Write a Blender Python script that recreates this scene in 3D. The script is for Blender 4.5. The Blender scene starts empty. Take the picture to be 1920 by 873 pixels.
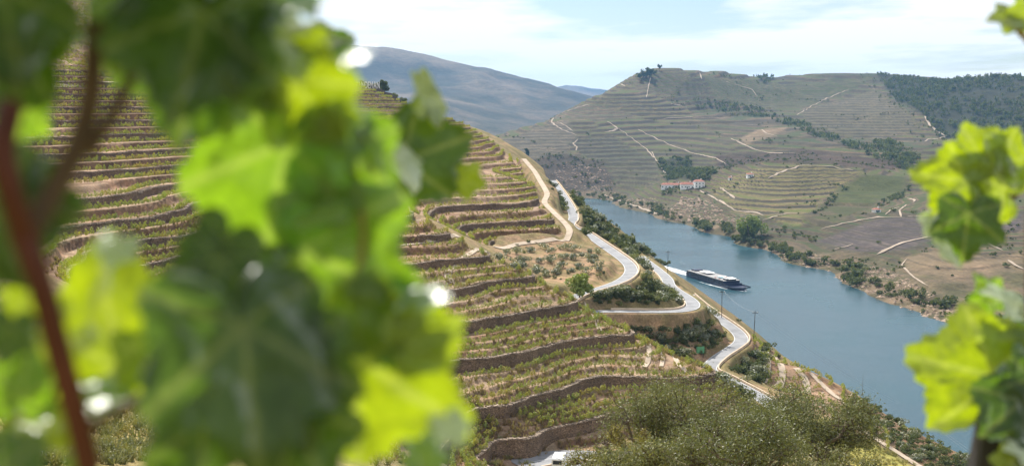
import bpy, math, random
import numpy as np
from mathutils import Vector, Matrix

# ------------------------------------------------------------------ camera
F, CX, CY, H = 2200.0, 960.0, 436.5, 112.0
PITCH = math.atan(236.5 / F)
sc = bpy.context.scene
cam_d = bpy.data.cameras.new("camera")
cam = bpy.data.objects.new("camera", cam_d)
sc.collection.objects.link(cam)
cam.location = (0, 0, H)
cam.rotation_euler = (math.pi / 2 - PITCH, 0, 0)
cam_d.sensor_width = 36.0
cam_d.lens = 36.0 * F / 1920.0
cam_d.clip_start = 0.05
cam_d.clip_end = 40000
cam_d.dof.use_dof = True
cam_d.dof.focus_distance = 330.0
cam_d.dof.aperture_fstop = 6.6
sc.camera = cam

# ------------------------------------------------------------------ sky and sun
SUN_EL, SUN_AZ = math.radians(47), math.radians(-22)      # azimuth from +Y, negative is to the left
sun_dir = Vector((math.sin(SUN_AZ) * math.cos(SUN_EL), math.cos(SUN_AZ) * math.cos(SUN_EL), math.sin(SUN_EL)))
world = bpy.data.worlds.new("World")
sc.world = world
world.use_nodes = True
wn, wl = world.node_tree.nodes, world.node_tree.links
bg = wn["Background"]
sky = wn.new("ShaderNodeTexSky")
sky.sky_type = 'NISHITA'
sky.sun_disc = False
sky.sun_elevation = SUN_EL
sky.sun_rotation = SUN_AZ
sky.air_density, sky.dust_density, sky.ozone_density = 1.0, 0.25, 1.2
# fair-weather clouds on a flat layer overhead, the same all round the sky
tc = wn.new("ShaderNodeTexCoord")
sepw = wn.new("ShaderNodeSeparateXYZ"); wl.new(tc.outputs["Generated"], sepw.inputs[0])
def wmath(op, a, b=None, clamp=False):
    n = wn.new("ShaderNodeMath"); n.operation = op; n.use_clamp = clamp
    for k, x in ((0, a), (1, b)):
        if x is None: continue
        if hasattr(x, 'is_linked'): wl.new(x, n.inputs[k])
        else: n.inputs[k].default_value = x
    return n.outputs[0]
zc = wmath('ADD', wmath('MAXIMUM', sepw.outputs[2], 0.0), 0.055)
cmb = wn.new("ShaderNodeCombineXYZ")
wl.new(wmath('DIVIDE', sepw.outputs[0], zc), cmb.inputs[0]); wl.new(wmath('DIVIDE', sepw.outputs[1], zc), cmb.inputs[1])
mpw = wn.new("ShaderNodeMapping"); mpw.inputs["Location"].default_value = (3.1, 0.6, 0.0); mpw.inputs["Scale"].default_value = (1.0, 0.7, 1.0)
wl.new(cmb.outputs[0], mpw.inputs[0])
nzw = wn.new("ShaderNodeTexNoise"); nzw.inputs["Scale"].default_value = 0.62; nzw.inputs["Detail"].default_value = 8
nzw.inputs["Roughness"].default_value = 0.55
wl.new(mpw.outputs[0], nzw.inputs["Vector"])
rmp = wn.new("ShaderNodeValToRGB")
rmp.color_ramp.elements[0].position = 0.40; rmp.color_ramp.elements[0].color = (0, 0, 0, 1)
rmp.color_ramp.elements[1].position = 0.53; rmp.color_ramp.elements[1].color = (1, 1, 1, 1)
wl.new(nzw.outputs[0], rmp.inputs[0])
mxw = wn.new("ShaderNodeMix"); mxw.data_type = 'RGBA'
wl.new(rmp.outputs[0], mxw.inputs[0])
wl.new(sky.outputs[0], mxw.inputs[6])
mxw.inputs[7].default_value = (11.0, 11.1, 11.2, 1)
wl.new(mxw.outputs[2], bg.inputs[0])
bg.inputs[1].default_value = 0.078

sun_d = bpy.data.lights.new("sun", 'SUN')
sun_d.energy = 5.0
sun_d.angle = math.radians(0.5)
sun_d.color = (1.0, 0.95, 0.87)
sun = bpy.data.objects.new("sun", sun_d)
sc.collection.objects.link(sun)
sun.location = (0, 0, 400)
sun.rotation_euler = (-sun_dir).to_track_quat('-Z', 'Y').to_euler()

sc.view_settings.view_transform = 'Standard'
sc.view_settings.look = 'None'
sc.view_settings.exposure = 0.50
sc.view_settings.gamma = 1
sc.view_settings.use_curve_mapping = False
sc.render.engine = 'CYCLES'
sc.cycles.use_denoising = True
sc.cycles.max_bounces = 6
sc.cycles.diffuse_bounces = 3
sc.cycles.glossy_bounces = 2
sc.cycles.transmission_bounces = 4
sc.cycles.transparent_max_bounces = 8
sc.cycles.volume_bounces = 0
sc.cycles.sample_clamp_indirect = 8

# ------------------------------------------------------------------ helpers
rng = np.random.default_rng(7)
random.seed(7)
COL = sc.collection
SP, CP = math.sin(PITCH), math.cos(PITCH)

def ray(u, v):
    x, y = (u - CX) / F, -(v - CY) / F
    return np.array([x, y * SP + CP, y * CP - SP])

def at(u, v, d):
    """the point of the place seen at pixel (u, v) of the photograph whose distance northwards is d metres"""
    r = ray(u, v)
    return np.array([0, 0, H]) + r * (d / r[1])

def atz(u, v, z):
    """the point of the place seen at pixel (u, v) whose height above the river is z"""
    r = ray(u, v)
    return np.array([0, 0, H]) + r * ((z - H) / r[2])

def tag(o, label=None, cat=None, group=None, kind=None):
    if label: o['label'] = label
    if cat: o['category'] = cat
    if group: o['group'] = group
    if kind: o['kind'] = kind
    return o

def mesh_np(name, V, faces, mats=None, smooth=False, attrs=None):
    """faces: (n,3) or (n,4) int array, or a list of such arrays"""
    me = bpy.data.meshes.new(name)
    V = np.asarray(V, np.float32)
    fl = faces if isinstance(faces, list) else [faces]
    fl = [np.asarray(f, np.int32) for f in fl if len(f)]
    me.vertices.add(len(V)); me.vertices.foreach_set("co", V.ravel())
    loops = np.concatenate([f.ravel() for f in fl])
    tot = np.concatenate([np.full(len(f), f.shape[1], np.int32) for f in fl])
    start = np.concatenate([[0], np.cumsum(tot)[:-1]]).astype(np.int32)
    me.loops.add(len(loops)); me.loops.foreach_set("vertex_index", loops)
    me.polygons.add(len(tot)); me.polygons.foreach_set("loop_start", start)
    try: me.polygons.foreach_set("loop_total", tot)
    except Exception: pass
    me.polygons.foreach_set("use_smooth", np.full(len(tot), smooth, bool))
    if attrs:
        for k, a in attrs.items():
            a = np.asarray(a, np.float32)
            if a.ndim == 2:
                if a.shape[1] == 3: a = np.c_[a, np.ones(len(a), np.float32)]
                at_ = me.attributes.new(k, 'FLOAT_COLOR', 'POINT'); at_.data.foreach_set("color", a.astype(np.float32).ravel())
            else:
                at_ = me.attributes.new(k, 'FLOAT', 'POINT'); at_.data.foreach_set("value", a.ravel())
    me.update(calc_edges=True)
    for m in (mats if isinstance(mats, (list, tuple)) else [mats] if mats else []): me.materials.append(m)
    return me

def obj(name, me, parent=None, loc=None):
    o = bpy.data.objects.new(name, me)
    COL.objects.link(o)
    if parent is not None: o.parent = parent
    if loc is not None: o.location = loc
    return o

def empty(name, loc=(0, 0, 0), rz=0.0):
    o = bpy.data.objects.new(name, None)
    COL.objects.link(o); o.location = loc; o.rotation_euler = (0, 0, rz)
    o.empty_display_size = 0.2
    return o

class MB:
    """collects boxes, tubes and prisms into one mesh"""
    def __init__(s): s.V, s.Q, s.T, s.n = [], [], [], 0
    def add(s, v, q=None, t=None):
        v = np.asarray(v, float)
        if q is not None and len(q): s.Q.append(np.asarray(q) + s.n)
        if t is not None and len(t): s.T.append(np.asarray(t) + s.n)
        s.V.append(v); s.n += len(v); return s
    def box(s, x0, x1, y0, y1, z0, z1, M=None):
        v = np.array([(x, y, z) for z in (z0, z1) for y in (y0, y1) for x in (x0, x1)], float)
        if M is not None: v = v @ np.asarray(M)[:3, :3].T + np.asarray(M)[:3, 3]
        return s.add(v, [(0, 2, 3, 1), (4, 5, 7, 6), (0, 1, 5, 4), (2, 6, 7, 3), (0, 4, 6, 2), (1, 3, 7, 5)])
    def tube(s, P, R, n=6, cap=True):
        P = np.asarray(P, float); R = np.broadcast_to(np.asarray(R, float), (len(P),))
        T = np.gradient(P, axis=0); T /= np.linalg.norm(T, axis=1)[:, None] + 1e-9
        a = np.array([0.3, 0.2, 0.9]); 
        if abs(T[0] @ a) > 0.9: a = np.array([1., 0.1, 0])
        vs = []
        U = np.cross(T[0], a); U /= np.linalg.norm(U)
        for p, t, r in zip(P, T, R):
            U = U - t * (U @ t); U /= np.linalg.norm(U) + 1e-9
            W = np.cross(t, U)
            for k in range(n):
                an = 2 * math.pi * k / n
                vs.append(p + r * (math.cos(an) * U + math.sin(an) * W))
        m = len(P); q = []
        for i in range(m - 1):
            for k in range(n):
                k2 = (k + 1) % n
                q.append((i * n + k, i * n + k2, (i + 1) * n + k2, (i + 1) * n + k))
        t_ = []
        if cap:
            vs.append(P[0]); vs.append(P[-1]); c0, c1 = m * n, m * n + 1
            for k in range(n):
                k2 = (k + 1) % n
                t_ += [(c0, k2, k), (c1, (m - 1) * n + k, (m - 1) * n + k2)]
        return s.add(vs, q, t_)
    def mesh(s, name, mat=None, smooth=False):
        f = []
        if s.Q: f.append(np.concatenate(s.Q))
        if s.T: f.append(np.concatenate(s.T))
        return mesh_np(name, np.concatenate(s.V), f, mat, smooth)
    def build(s, name, mat, parent=None, smooth=False, loc=None):
        return obj(name, s.mesh(name, mat, smooth), parent, loc)

def hsh(ix, iy, seed):
    h = (ix.astype(np.int64) * 374761393 + iy.astype(np.int64) * 668265263 + seed * 1442695041) & 0x7fffffff
    h = ((h ^ (h >> 13)) * 1274126177) & 0x7fffffff
    return ((h ^ (h >> 16)) & 0xffff) / 65535.0

def vnoise(x, y, s, seed=0):
    x, y = np.asarray(x, float) / s, np.asarray(y, float) / s
    ix, iy = np.floor(x).astype(np.int64), np.floor(y).astype(np.int64)
    fx, fy = x - ix, y - iy
    fx, fy = fx * fx * (3 - 2 * fx), fy * fy * (3 - 2 * fy)
    a, b = hsh(ix, iy, seed), hsh(ix + 1, iy, seed)
    c, d = hsh(ix, iy + 1, seed), hsh(ix + 1, iy + 1, seed)
    return (a + (b - a) * fx) * (1 - fy) + (c + (d - c) * fx) * fy

def fbm(x, y, s, oct=4, seed=0):
    t, a, w = 0, 0.5, 0
    for k in range(oct):
        t = t + a * (vnoise(x, y, s / 2 ** k, seed + k * 17) - 0.5); w += a; a *= 0.5
    return t / w * 2

def in_poly(px, py, poly):
    px, py = np.asarray(px), np.asarray(py)
    r = np.zeros(px.shape, bool); n = len(poly)
    for i in range(n):
        x0, y0 = poly[i]; x1, y1 = poly[(i + 1) % n]
        if y0 == y1: continue
        c = (y0 > py) != (y1 > py)
        r ^= c & (px < (x1 - x0) * (py - y0) / (y1 - y0) + x0)
    return r

def resample(P, step):
    P = np.asarray(P, float)
    L = np.concatenate([[0], np.cumsum(np.linalg.norm(np.diff(P[:, :2], axis=0), axis=1))])
    n = max(2, int(round(L[-1] / step)) + 1)
    t = np.linspace(0, L[-1], n)
    return np.stack([np.interp(t, L, P[:, k]) for k in range(P.shape[1])], 1)

def smooth_line(P, it=2):
    P = np.asarray(P, float)
    for _ in range(it):
        Q = [P[0]]
        for a, b in zip(P[:-1], P[1:]): Q += [0.75 * a + 0.25 * b, 0.25 * a + 0.75 * b]
        Q.append(P[-1]); P = np.array(Q)
    return P

def dist_line(px, py, P):
    """distance of points to a polyline and the interpolated third coordinate there"""
    best = np.full(px.shape, 1e9); zz = np.zeros(px.shape)
    for a, b in zip(P[:-1], P[1:]):
        d = b[:2] - a[:2]; L2 = d @ d + 1e-9
        t = np.clip(((px - a[0]) * d[0] + (py - a[1]) * d[1]) / L2, 0, 1)
        q = np.hypot(px - a[0] - t * d[0], py - a[1] - t * d[1])
        m = q < best
        best = np.where(m, q, best); zz = np.where(m, a[2] + t * (b[2] - a[2]), zz)
    return best, zz

class TPS:
    def __init__(s, P, lam=0.0):
        P = np.asarray(P, float); s.c = P[:, :2]; n = len(P)
        s.sc = 100.0; C = s.c / s.sc
        r2 = ((C[:, None] - C[None]) ** 2).sum(-1)
        K = 0.5 * r2 * np.log(r2 + 1e-12) + lam * np.eye(n)
        A = np.zeros((n + 3, n + 3)); A[:n, :n] = K
        A[:n, n] = 1; A[:n, n + 1:] = C; A[n, :n] = 1; A[n + 1:, :n] = C.T
        b = np.zeros(n + 3); b[:n] = P[:, 2]
        w = np.linalg.solve(A, b); s.w, s.a = w[:n], w[n:]
    def __call__(s, x, y):
        sh = np.shape(x); x = np.ravel(x) / s.sc; y = np.ravel(y) / s.sc; out = np.empty(len(x)); C = s.c / s.sc
        for i in range(0, len(x), 20000):
            r2 = (x[i:i + 20000, None] - C[None, :, 0]) ** 2 + (y[i:i + 20000, None] - C[None, :, 1]) ** 2
            out[i:i + 20000] = (0.5 * r2 * np.log(r2 + 1e-12)) @ s.w + s.a[0] + x[i:i + 20000] * s.a[1] + y[i:i + 20000] * s.a[2]
        return out.reshape(sh)

class Grid:
    def __init__(s, xs, ys): s.xs, s.ys = xs, ys; s.X, s.Y = np.meshgrid(xs, ys); s.f = {}
    def sample(s, k, x, y):
        Z = s.f[k]
        ix = np.clip(np.searchsorted(s.xs, x) - 1, 0, len(s.xs) - 2); iy = np.clip(np.searchsorted(s.ys, y) - 1, 0, len(s.ys) - 2)
        fx = np.clip((x - s.xs[ix]) / (s.xs[ix + 1] - s.xs[ix]), 0, 1); fy = np.clip((y - s.ys[iy]) / (s.ys[iy + 1] - s.ys[iy]), 0, 1)
        return (Z[iy, ix] * (1 - fx) + Z[iy, ix + 1] * fx) * (1 - fy) + (Z[iy + 1, ix] * (1 - fx) + Z[iy + 1, ix + 1] * fx) * fy
    def inside(s, x, y): return (x > s.xs[0]) & (x < s.xs[-1]) & (y > s.ys[0]) & (y < s.ys[-1])
    def faces(s):
        nx, ny = len(s.xs), len(s.ys)
        i = np.arange(nx * ny).reshape(ny, nx)
        return np.stack([i[:-1, :-1], i[:-1, 1:], i[1:, 1:], i[1:, :-1]], -1).reshape(-1, 4)

def first_hit(g, k, u, v, y0, y1, step=1.0):
    r = ray(u, v); y = np.arange(y0, y1, step); t = y / r[1]
    x = r[0] * t; z = H + r[2] * t
    ok = (x > g.xs[0]) & (x < g.xs[-1])
    zz = g.sample(k, x, y)
    w = np.where(ok & (zz > z))[0]
    if len(w) == 0: return None
    i = w[0]
    return np.array([x[i], y[i], zz[i]])

# ------------------------------------------------------------------ material helpers
def new_mat(name):
    m = bpy.data.materials.new(name); m.use_nodes = True
    nt = m.node_tree; nt.nodes.clear()
    out = nt.nodes.new("ShaderNodeOutputMaterial")
    return m, nt, nt.nodes, nt.links, out

def N(nt, kind, **kw):
    n = nt.nodes.new("ShaderNode" + kind)
    for k, v in kw.items():
        if k.startswith('i_'):
            n.inputs[int(k[2:]) if k[2:].isdigit() else k[2:].replace('_', ' ')].default_value = v
        else: setattr(n, k, v)
    return n

def mixc(nt, fac, a, b, mode='MIX'):
    n = nt.nodes.new("ShaderNodeMix"); n.data_type = 'RGBA'; n.blend_type = mode
    for s, x in ((0, fac), (6, a), (7, b)):
        if hasattr(x, 'links') or hasattr(x, 'is_linked'): nt.links.new(x, n.inputs[s])
        else: n.inputs[s].default_value = x if s == 0 or len(x) == 4 else (*x, 1)
    return n.outputs[2]

def math_(nt, op, a, b=None, clamp=False):
    n = nt.nodes.new("ShaderNodeMath"); n.operation = op; n.use_clamp = clamp
    for s, x in ((0, a), (1, b)):
        if x is None: continue
        if hasattr(x, 'is_linked'): nt.links.new(x, n.inputs[s])
        else: n.inputs[s].default_value = x
    return n.outputs[0]

def ramp(nt, fac, stops):
    n = nt.nodes.new("ShaderNodeValToRGB"); cr = n.color_ramp
    while len(cr.elements) < len(stops): cr.elements.new(0.5)
    for e, (p, c) in zip(cr.elements, stops): e.position = p; e.color = (*c, 1) if len(c) == 3 else c
    nt.links.new(fac, n.inputs[0]); return n.outputs[0]

def noise(nt, scale, detail=4, rough=0.55, coord='Object', vec=None, mapscale=None):
    n = N(nt, "TexNoise"); n.inputs["Scale"].default_value = scale; n.inputs["Detail"].default_value = detail; n.inputs["Roughness"].default_value = rough
    if vec is None:
        t = N(nt, "TexCoord"); vec = t.outputs[coord]
    if mapscale is not None:
        mp = N(nt, "Mapping"); mp.inputs["Scale"].default_value = mapscale; nt.links.new(vec, mp.inputs[0]); vec = mp.outputs[0]
    nt.links.new(vec, n.inputs["Vector"]); return n.outputs[0]

def principled(nt, out, color, rough=0.9, bump=None, bstr=0.4, bdist=0.1, spec=0.2, metal=0.0):
    b = N(nt, "BsdfPrincipled")
    if hasattr(color, 'is_linked'): nt.links.new(color, b.inputs["Base Color"])
    else: b.inputs["Base Color"].default_value = (*color, 1)
    if hasattr(rough, 'is_linked'): nt.links.new(rough, b.inputs["Roughness"])
    else: b.inputs["Roughness"].default_value = rough
    b.inputs["Specular IOR Level"].default_value = spec; b.inputs["Metallic"].default_value = metal
    if bump is not None:
        bm = N(nt, "Bump"); bm.inputs["Strength"].default_value = bstr; bm.inputs["Distance"].default_value = bdist
        nt.links.new(bump, bm.inputs["Height"]); nt.links.new(bm.outputs[0], b.inputs["Normal"])
    nt.links.new(b.outputs[0], out.inputs[0]); return b

def simple_mat(name, col, rough=0.8, var=0.25, scale=3.0, spec=0.2, metal=0.0, bump=0.3, bdist=0.02):
    m, nt, n, l, out = new_mat(name)
    f = noise(nt, scale)
    c2 = tuple(max(0, c * (1 - var)) for c in col); c1 = tuple(min(1, c * (1 + var)) for c in col)
    c = ramp(nt, f, [(0.3, c2), (0.7, c1)])
    principled(nt, out, c, rough, f, bump, bdist, spec, metal)
    return m

def foliage_mat(name, stops, transl=0.35, rough=0.55, gloss=0.06, tint='tint', bright=1.0):
    """leaf faces: diffuse plus light shining through, hue by the mesh attribute that varies from plant to plant"""
    m, nt, n, l, out = new_mat(name)
    a = N(nt, "Attribute", attribute_name=tint)
    oi = N(nt, "ObjectInfo")
    f = math_(nt, 'ADD', a.outputs["Fac"], math_(nt, 'MULTIPLY', oi.outputs["Random"], 0.25), True)
    c = ramp(nt, f, stops)
    d = N(nt, "BsdfDiffuse"); t = N(nt, "BsdfTranslucent"); g = N(nt, "BsdfGlossy"); g.inputs["Roughness"].default_value = rough
    l.new(c, d.inputs[0])
    ct = mixc(nt, 0.5, c, (0.32, 0.36, 0.03), 'MIX')
    l.new(ct, t.inputs[0])
    m1 = N(nt, "MixShader"); m1.inputs[0].default_value = transl; l.new(d.outputs[0], m1.inputs[1]); l.new(t.outputs[0], m1.inputs[2])
    m2 = N(nt, "MixShader"); m2.inputs[0].default_value = gloss; l.new(m1.outputs[0], m2.inputs[1]); l.new(g.outputs[0], m2.inputs[2])
    l.new(m2.outputs[0], out.inputs[0])
    return m
# ------------------------------------------------------------------ the near hillside: a smooth base surface through measured points
near_px = [  # (u, v, distance)
 # crest of the vineyard spur
 (1330,696,218),(1190,630,232),(1088,572,243),(1035,540,251),(980,505,259),(910,475,267),(843,435,281),(780,405,295),(735,383,309),(690,360,326),
 # the flank round its nose
 (1112,584,247),(1228,646,238),(1285,676,229),(1055,553,256),
 # its face towards us
 (870,800,183),(960,775,192),(1060,745,203),(1200,716,213),
 (840,680,206),(950,685,208),(1060,672,219),(1130,655,226),
 (850,579,226),(970,582,232),(900,625,217),(1000,625,224),
 (780,495,250),(850,530,241),(960,545,247),(700,440,270),(760,470,262),
 (1020,838,188),(1150,790,203),(1008,868,178.5),(930,832,187),(890,862,178),(1050,866,190),(1100,852,192),(840,812,176),(800,855,163),
 # left slope
 (360,470,215),(303,415,222),(210,355,232),(150,440,204),(130,300,255),(330,310,275),(200,250,290),(60,210,290),(330,230,310),(215,158,330),(100,100,372),(120,20,430),(0,0,445),(30,330,235),(500,420,260),(600,330,320),(450,300,300),(500,560,212),(640,600,205),(640,740,175),
 # upper slope
 (690,170,700),(750,190,655),(830,222,600),(870,244,560),(905,267,540),(960,299,500),(988,313,470),(400,60,600),(560,120,650),
 (690,280,450),(690,320,395),(850,340,392),(950,330,420),(1000,380,372),(930,400,350),(1000,440,332),(900,440,326),(820,400,337),(760,380,347),(1060,450,334),
 (1065,425,345),(1035,390,372),(1020,360,402),(800,290,460),(900,300,470),(760,230,580),
 # olive grove and slopes towards the river
 (1000,480,310),(1080,500,296),(960,468,320),(1050,530,277),(1000,522,281),(1120,480,318),
 (1150,420,455),(1100,385,530),(1190,460,440),(1200,490,372),(1230,520,325),(1260,530,330),(1190,560,285),(1110,415,470),(1085,380,560),
 (1250,640,264),(1200,615,264),(1330,640,272),(1300,600,277),(1280,660,259),
 # lower right
 (1450,680,280),(1440,652,292),(1500,690,271),(1520,740,256),(1580,760,250),(1600,742,263),(1700,802,252),(1830,864,242),(1610,800,231),(1720,873,216),(1600,860,196),(1480,735,262),
]
def zroad(l): return [tuple(atz(u, v, z)) for u, v, z in l]
road_up = zroad([(1036,338,73.6),(1045,350,73.2),(1062,375,72.6),(1074,398,72.2),(1076,412,72)]) + [(19,400,71.5)] + zroad([(1098,436,71.2),(1118,450,70.9),(1150,472,70.4),(1178,492,70.1),(1186,508,69.9),(1172,524,69.6),(1140,537,69.3),(1105,546,69)]) \
   + [(13.5,266,68.2),(11.5,259,67.4),(14.5,256.5,66.8)] + zroad([(1128,583,66),(1180,583,65.4),(1240,584,64.9),(1284,582,64.4),(1302,574,64),(1296,562,63.8),(1270,546,63.4)]) + [(43.5,322,62.8)] + zroad([(1252,522,61.8),(1232,505,61.2),(1212,490,60.6),(1200,480,60.3)])
road_low = zroad([(1290,552,58.2),(1310,570,57.6),(1332,586,57),(1362,606,56.4),(1384,622,56),(1393,638,55.8),(1375,652,55.5),(1350,667,55.2),(1328,686,54.9),(1332,697,54.7),(1352,704,54.5),(1386,722,54)]) + [(50.5,231,53.8),(52,216,53.8),(46,203,54),(34,195,54.2),(22,189.5,54.4),(9,188,54.5),(3.5,184,54.6)]
road_up = smooth_line(road_up, 2); road_low = smooth_line(road_low, 2)
track_px = [(982,298,474),(992,310,462),(1003,322,450),(1014,342,425),(1023,356,408),(1027,366,398),(1019,378,384),(1026,387,376),(1045,405,360),(1062,421,348),(1069,432,341),(1066,443,337),(1061,452,333)]
near_xyz = [(0,0,110.4),(-6,6,109.6),(6,6,109.6),(-22,20,104),(20,20,104),(0,45,95.4),(14,45,95.2),(28,50,92),(-20,58,94.5),(10,100,75),(30,130,62),(20,160,56),(-15,130,72),(-34,82,92),(-70,60,104),(-64,150,92),(-110,100,118),(-160,200,128),(-180,330,140),
 (-190,480,172),(-190,640,170),(-150,800,120),(-60,800,82),(-20,700,70),(30,620,60),(10,760,48),(-100,900,70),(-40,950,30),(30,900,22),
 (150,120,0),(160,200,-2),(152,250,0),(140,300,0),(126,400,0),(113,500,0),(103,640,0),(97,800,0),(75,1000,0),(30,1100,0),
 (200,250,-22),(185,400,-20),(165,560,-20),(150,760,-20),(130,1000,-15),(70,1100,-15),(215,60,-20),(150,0,10),(80,60,62),(80,140,52),(100,190,40),(60,0,92),(-60,-20,125),(60,-20,95),(-180,-20,150),(200,-20,-10),
 (112,330,18),(84,420,34),(72,520,36),(62,620,32),(14,258,66.2),(20,251,62.5),(28,246,59),(35,240,56.5),(100,270,30),(56,360,52)]
P_near = [tuple(at(*p)) for p in near_px] + near_xyz + [tuple(p) for p in road_up[::5]] + [tuple(p) for p in road_low[::5]]
tps_near = TPS(P_near, 1e-4)
def axis(*segs):
    out = []
    for a, b, st in segs: out += list(np.arange(a, b, st))
    return np.array(out + [segs[-1][1]], float)
gx = axis((-200,-125,2.0),(-125,60,0.5),(60,110,1.0),(110,216,3.0))
gy = axis((-20,150,2.0),(150,345,0.5),(345,480,1.0),(480,720,1.6),(720,1100,6.0))
GN = Grid(gx, gy); X, Y = GN.X, GN.Y
S = tps_near(X, Y)
S = S + np.clip((-48 - X) / 20, 0, 1) * np.clip((Y - 150) / 30, 0, 1) * (fbm(X, Y, 38, 2, 51) * 2.4 + fbm(X, Y, 13, 2, 52) * 0.5)
GN.f['S'] = S

crest = [(44,212),(40,219),(29.5,237.5),(18.5,248),(11.5,254.5),(4.4,261),(-5,268),(-14,282),(-22.5,296),(-30.5,310),(-39,327)]
polyA = crest + [(-60,345),(-100,372),(-215,420),(-215,150),(-75,150),(-60,160),(-30,160),(-14,150),(-6,164),(-3,174),(2,176),(5,187),(14,195),(30,202)]
polyB = [(-39,329),(-29,313),(-20,300),(-8,300),(-4,328),(15,337),(14,345),(10,372),(8,400),(4,468),(13,484),(10,506),(-8,562),(-40,642),(-74,712),(-215,760),(-215,422),(-100,374),(-60,347)]
polyD = [(54,300),(58,270),(59,245),(66,229),(75,220),(90,244),(79,263),(70,282),(62,302)]
mA, mB, mD = in_poly(X, Y, polyA), in_poly(X, Y, polyB), in_poly(X, Y, polyD)

W = [57.6, 62.0, 66.6, 71.2, 74.9, 78.5, 82.0, 85.0, 88.0] + list(np.arange(91.4, 176, 3.4))
def staircase(sub):
    """height of the terraces as a function of the base height; sub risers between walls; also the base heights of the rows"""
    xs, zs, rows = [0.0], [0.0], []
    xs, zs = [W[0] - 6], [W[0] - 6]
    for k, w in enumerate(W):
        lo = xs[-1]; R = w - zs[-1]; wh = min(2.1, 0.44 * R) if k else 2.2
        n = sub(R); rest = R - wh; d = 0.16
        span = w - d - lo
        # treads with n sub-risers
        for j in range(n + 1):
            a, b = lo + span * j / (n + 1), lo + span * (j + 1) / (n + 1)
            tz = rest * 0.22 / (n + 1)
            xs.append(b - (0.22 if j < n else 0.0)); zs.append(zs[-1] + tz)
            rows.append((a + 0.10 * (b - a) + 0.05, k, j))
            if j < n: xs.append(b); zs.append(zs[-1] + rest * 0.78 / n)
        if n == 0: zs[-1] = zs[-1] + rest * 0.78
        xs.append(w); zs.append(w)
    return np.array(xs), np.array(zs), rows
stA = staircase(lambda R: 3 if R > 4.3 else 2 if R > 3.5 else 1)
stB = staircase(lambda R: 1)
def blur(m, k=2):
    m = m.astype(float)
    for _ in range(k):
        p = np.pad(m, 1, mode='edge'); m = (p[:-2, 1:-1] + p[2:, 1:-1] + p[1:-1, :-2] + p[1:-1, 2:] + p[1:-1, 1:-1]) / 5
    return m
gA = np.interp(S, stA[0], stA[1]); gB = np.interp(S, stB[0], stB[1])
bA, bB = blur(mA, 4), blur(mB, 3)
T = S + bA * (gA - S) * (S > W[0] - 3) + bB * (gB - S)
rough = fbm(X, Y, 9, 4, 3)
T = T + rough * np.where(mA | mB, 0.10, 0.5) + (1 - np.clip(bA + bB, 0, 1)) * fbm(X, Y, 28, 3, 8) * 1.1 * np.clip((Y - 60) / 60, 0, 1)
# stepped old terraces on the eroded slope below the road
mE = in_poly(X, Y, [(20,262),(42,271),(52,283),(54,268),(44,256),(36,244),(28,248),(21,255)])
stepE = S + 0.5 * (np.floor(S / 2.4) * 2.4 + 2.4 * np.clip((S / 2.4 % 1) * 3.2 - 1.1, 0, 1) - S)
T = np.where(mE, stepE + rough * 0.4, T)
# roads cut into the slope
ribbons = []
for R_, hw in ((road_up, 2.5), (road_low, 2.4)):
    bx = (X > R_[:, 0].min() - 14) & (X < R_[:, 0].max() + 14) & (Y > R_[:, 1].min() - 14) & (Y < R_[:, 1].max() + 14)
    d, z = dist_line(X[bx], Y[bx], R_)
    w = np.clip((d - hw - 0.5) / np.where(T[bx] > z, 2.6, 1.2), 0, 1); w = w * w * (3 - 2 * w)
    T[bx] = (z - 0.12) * (1 - w) + T[bx] * w
track = smooth_line([tuple(at(*p)) for p in track_px], 2)
bx = (X > -10) & (X < 30) & (Y > 320) & (Y < 490)
track = np.array(track); track[:, 2] = GN.f['S'] is not None and track[:, 2]
d, z = dist_line(X[bx], Y[bx], track)
w = np.clip((d - 1.6) / 2.0, 0, 1); T[bx] = (z - 0.1) * (1 - w) + T[bx] * w
yard = np.hypot((X - 11) / 13.0, (Y - 186.5) / 8.6)
w = np.clip((yard - 0.8) / 0.3, 0, 1); T = np.where((T > 53) & (yard < 1.1) & (S < 57.4), 54.35 * (1 - w) + T * w, T)
GN.f['T'] = T
GN.f['mA'] = bA; GN.f['mB'] = bB

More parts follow.
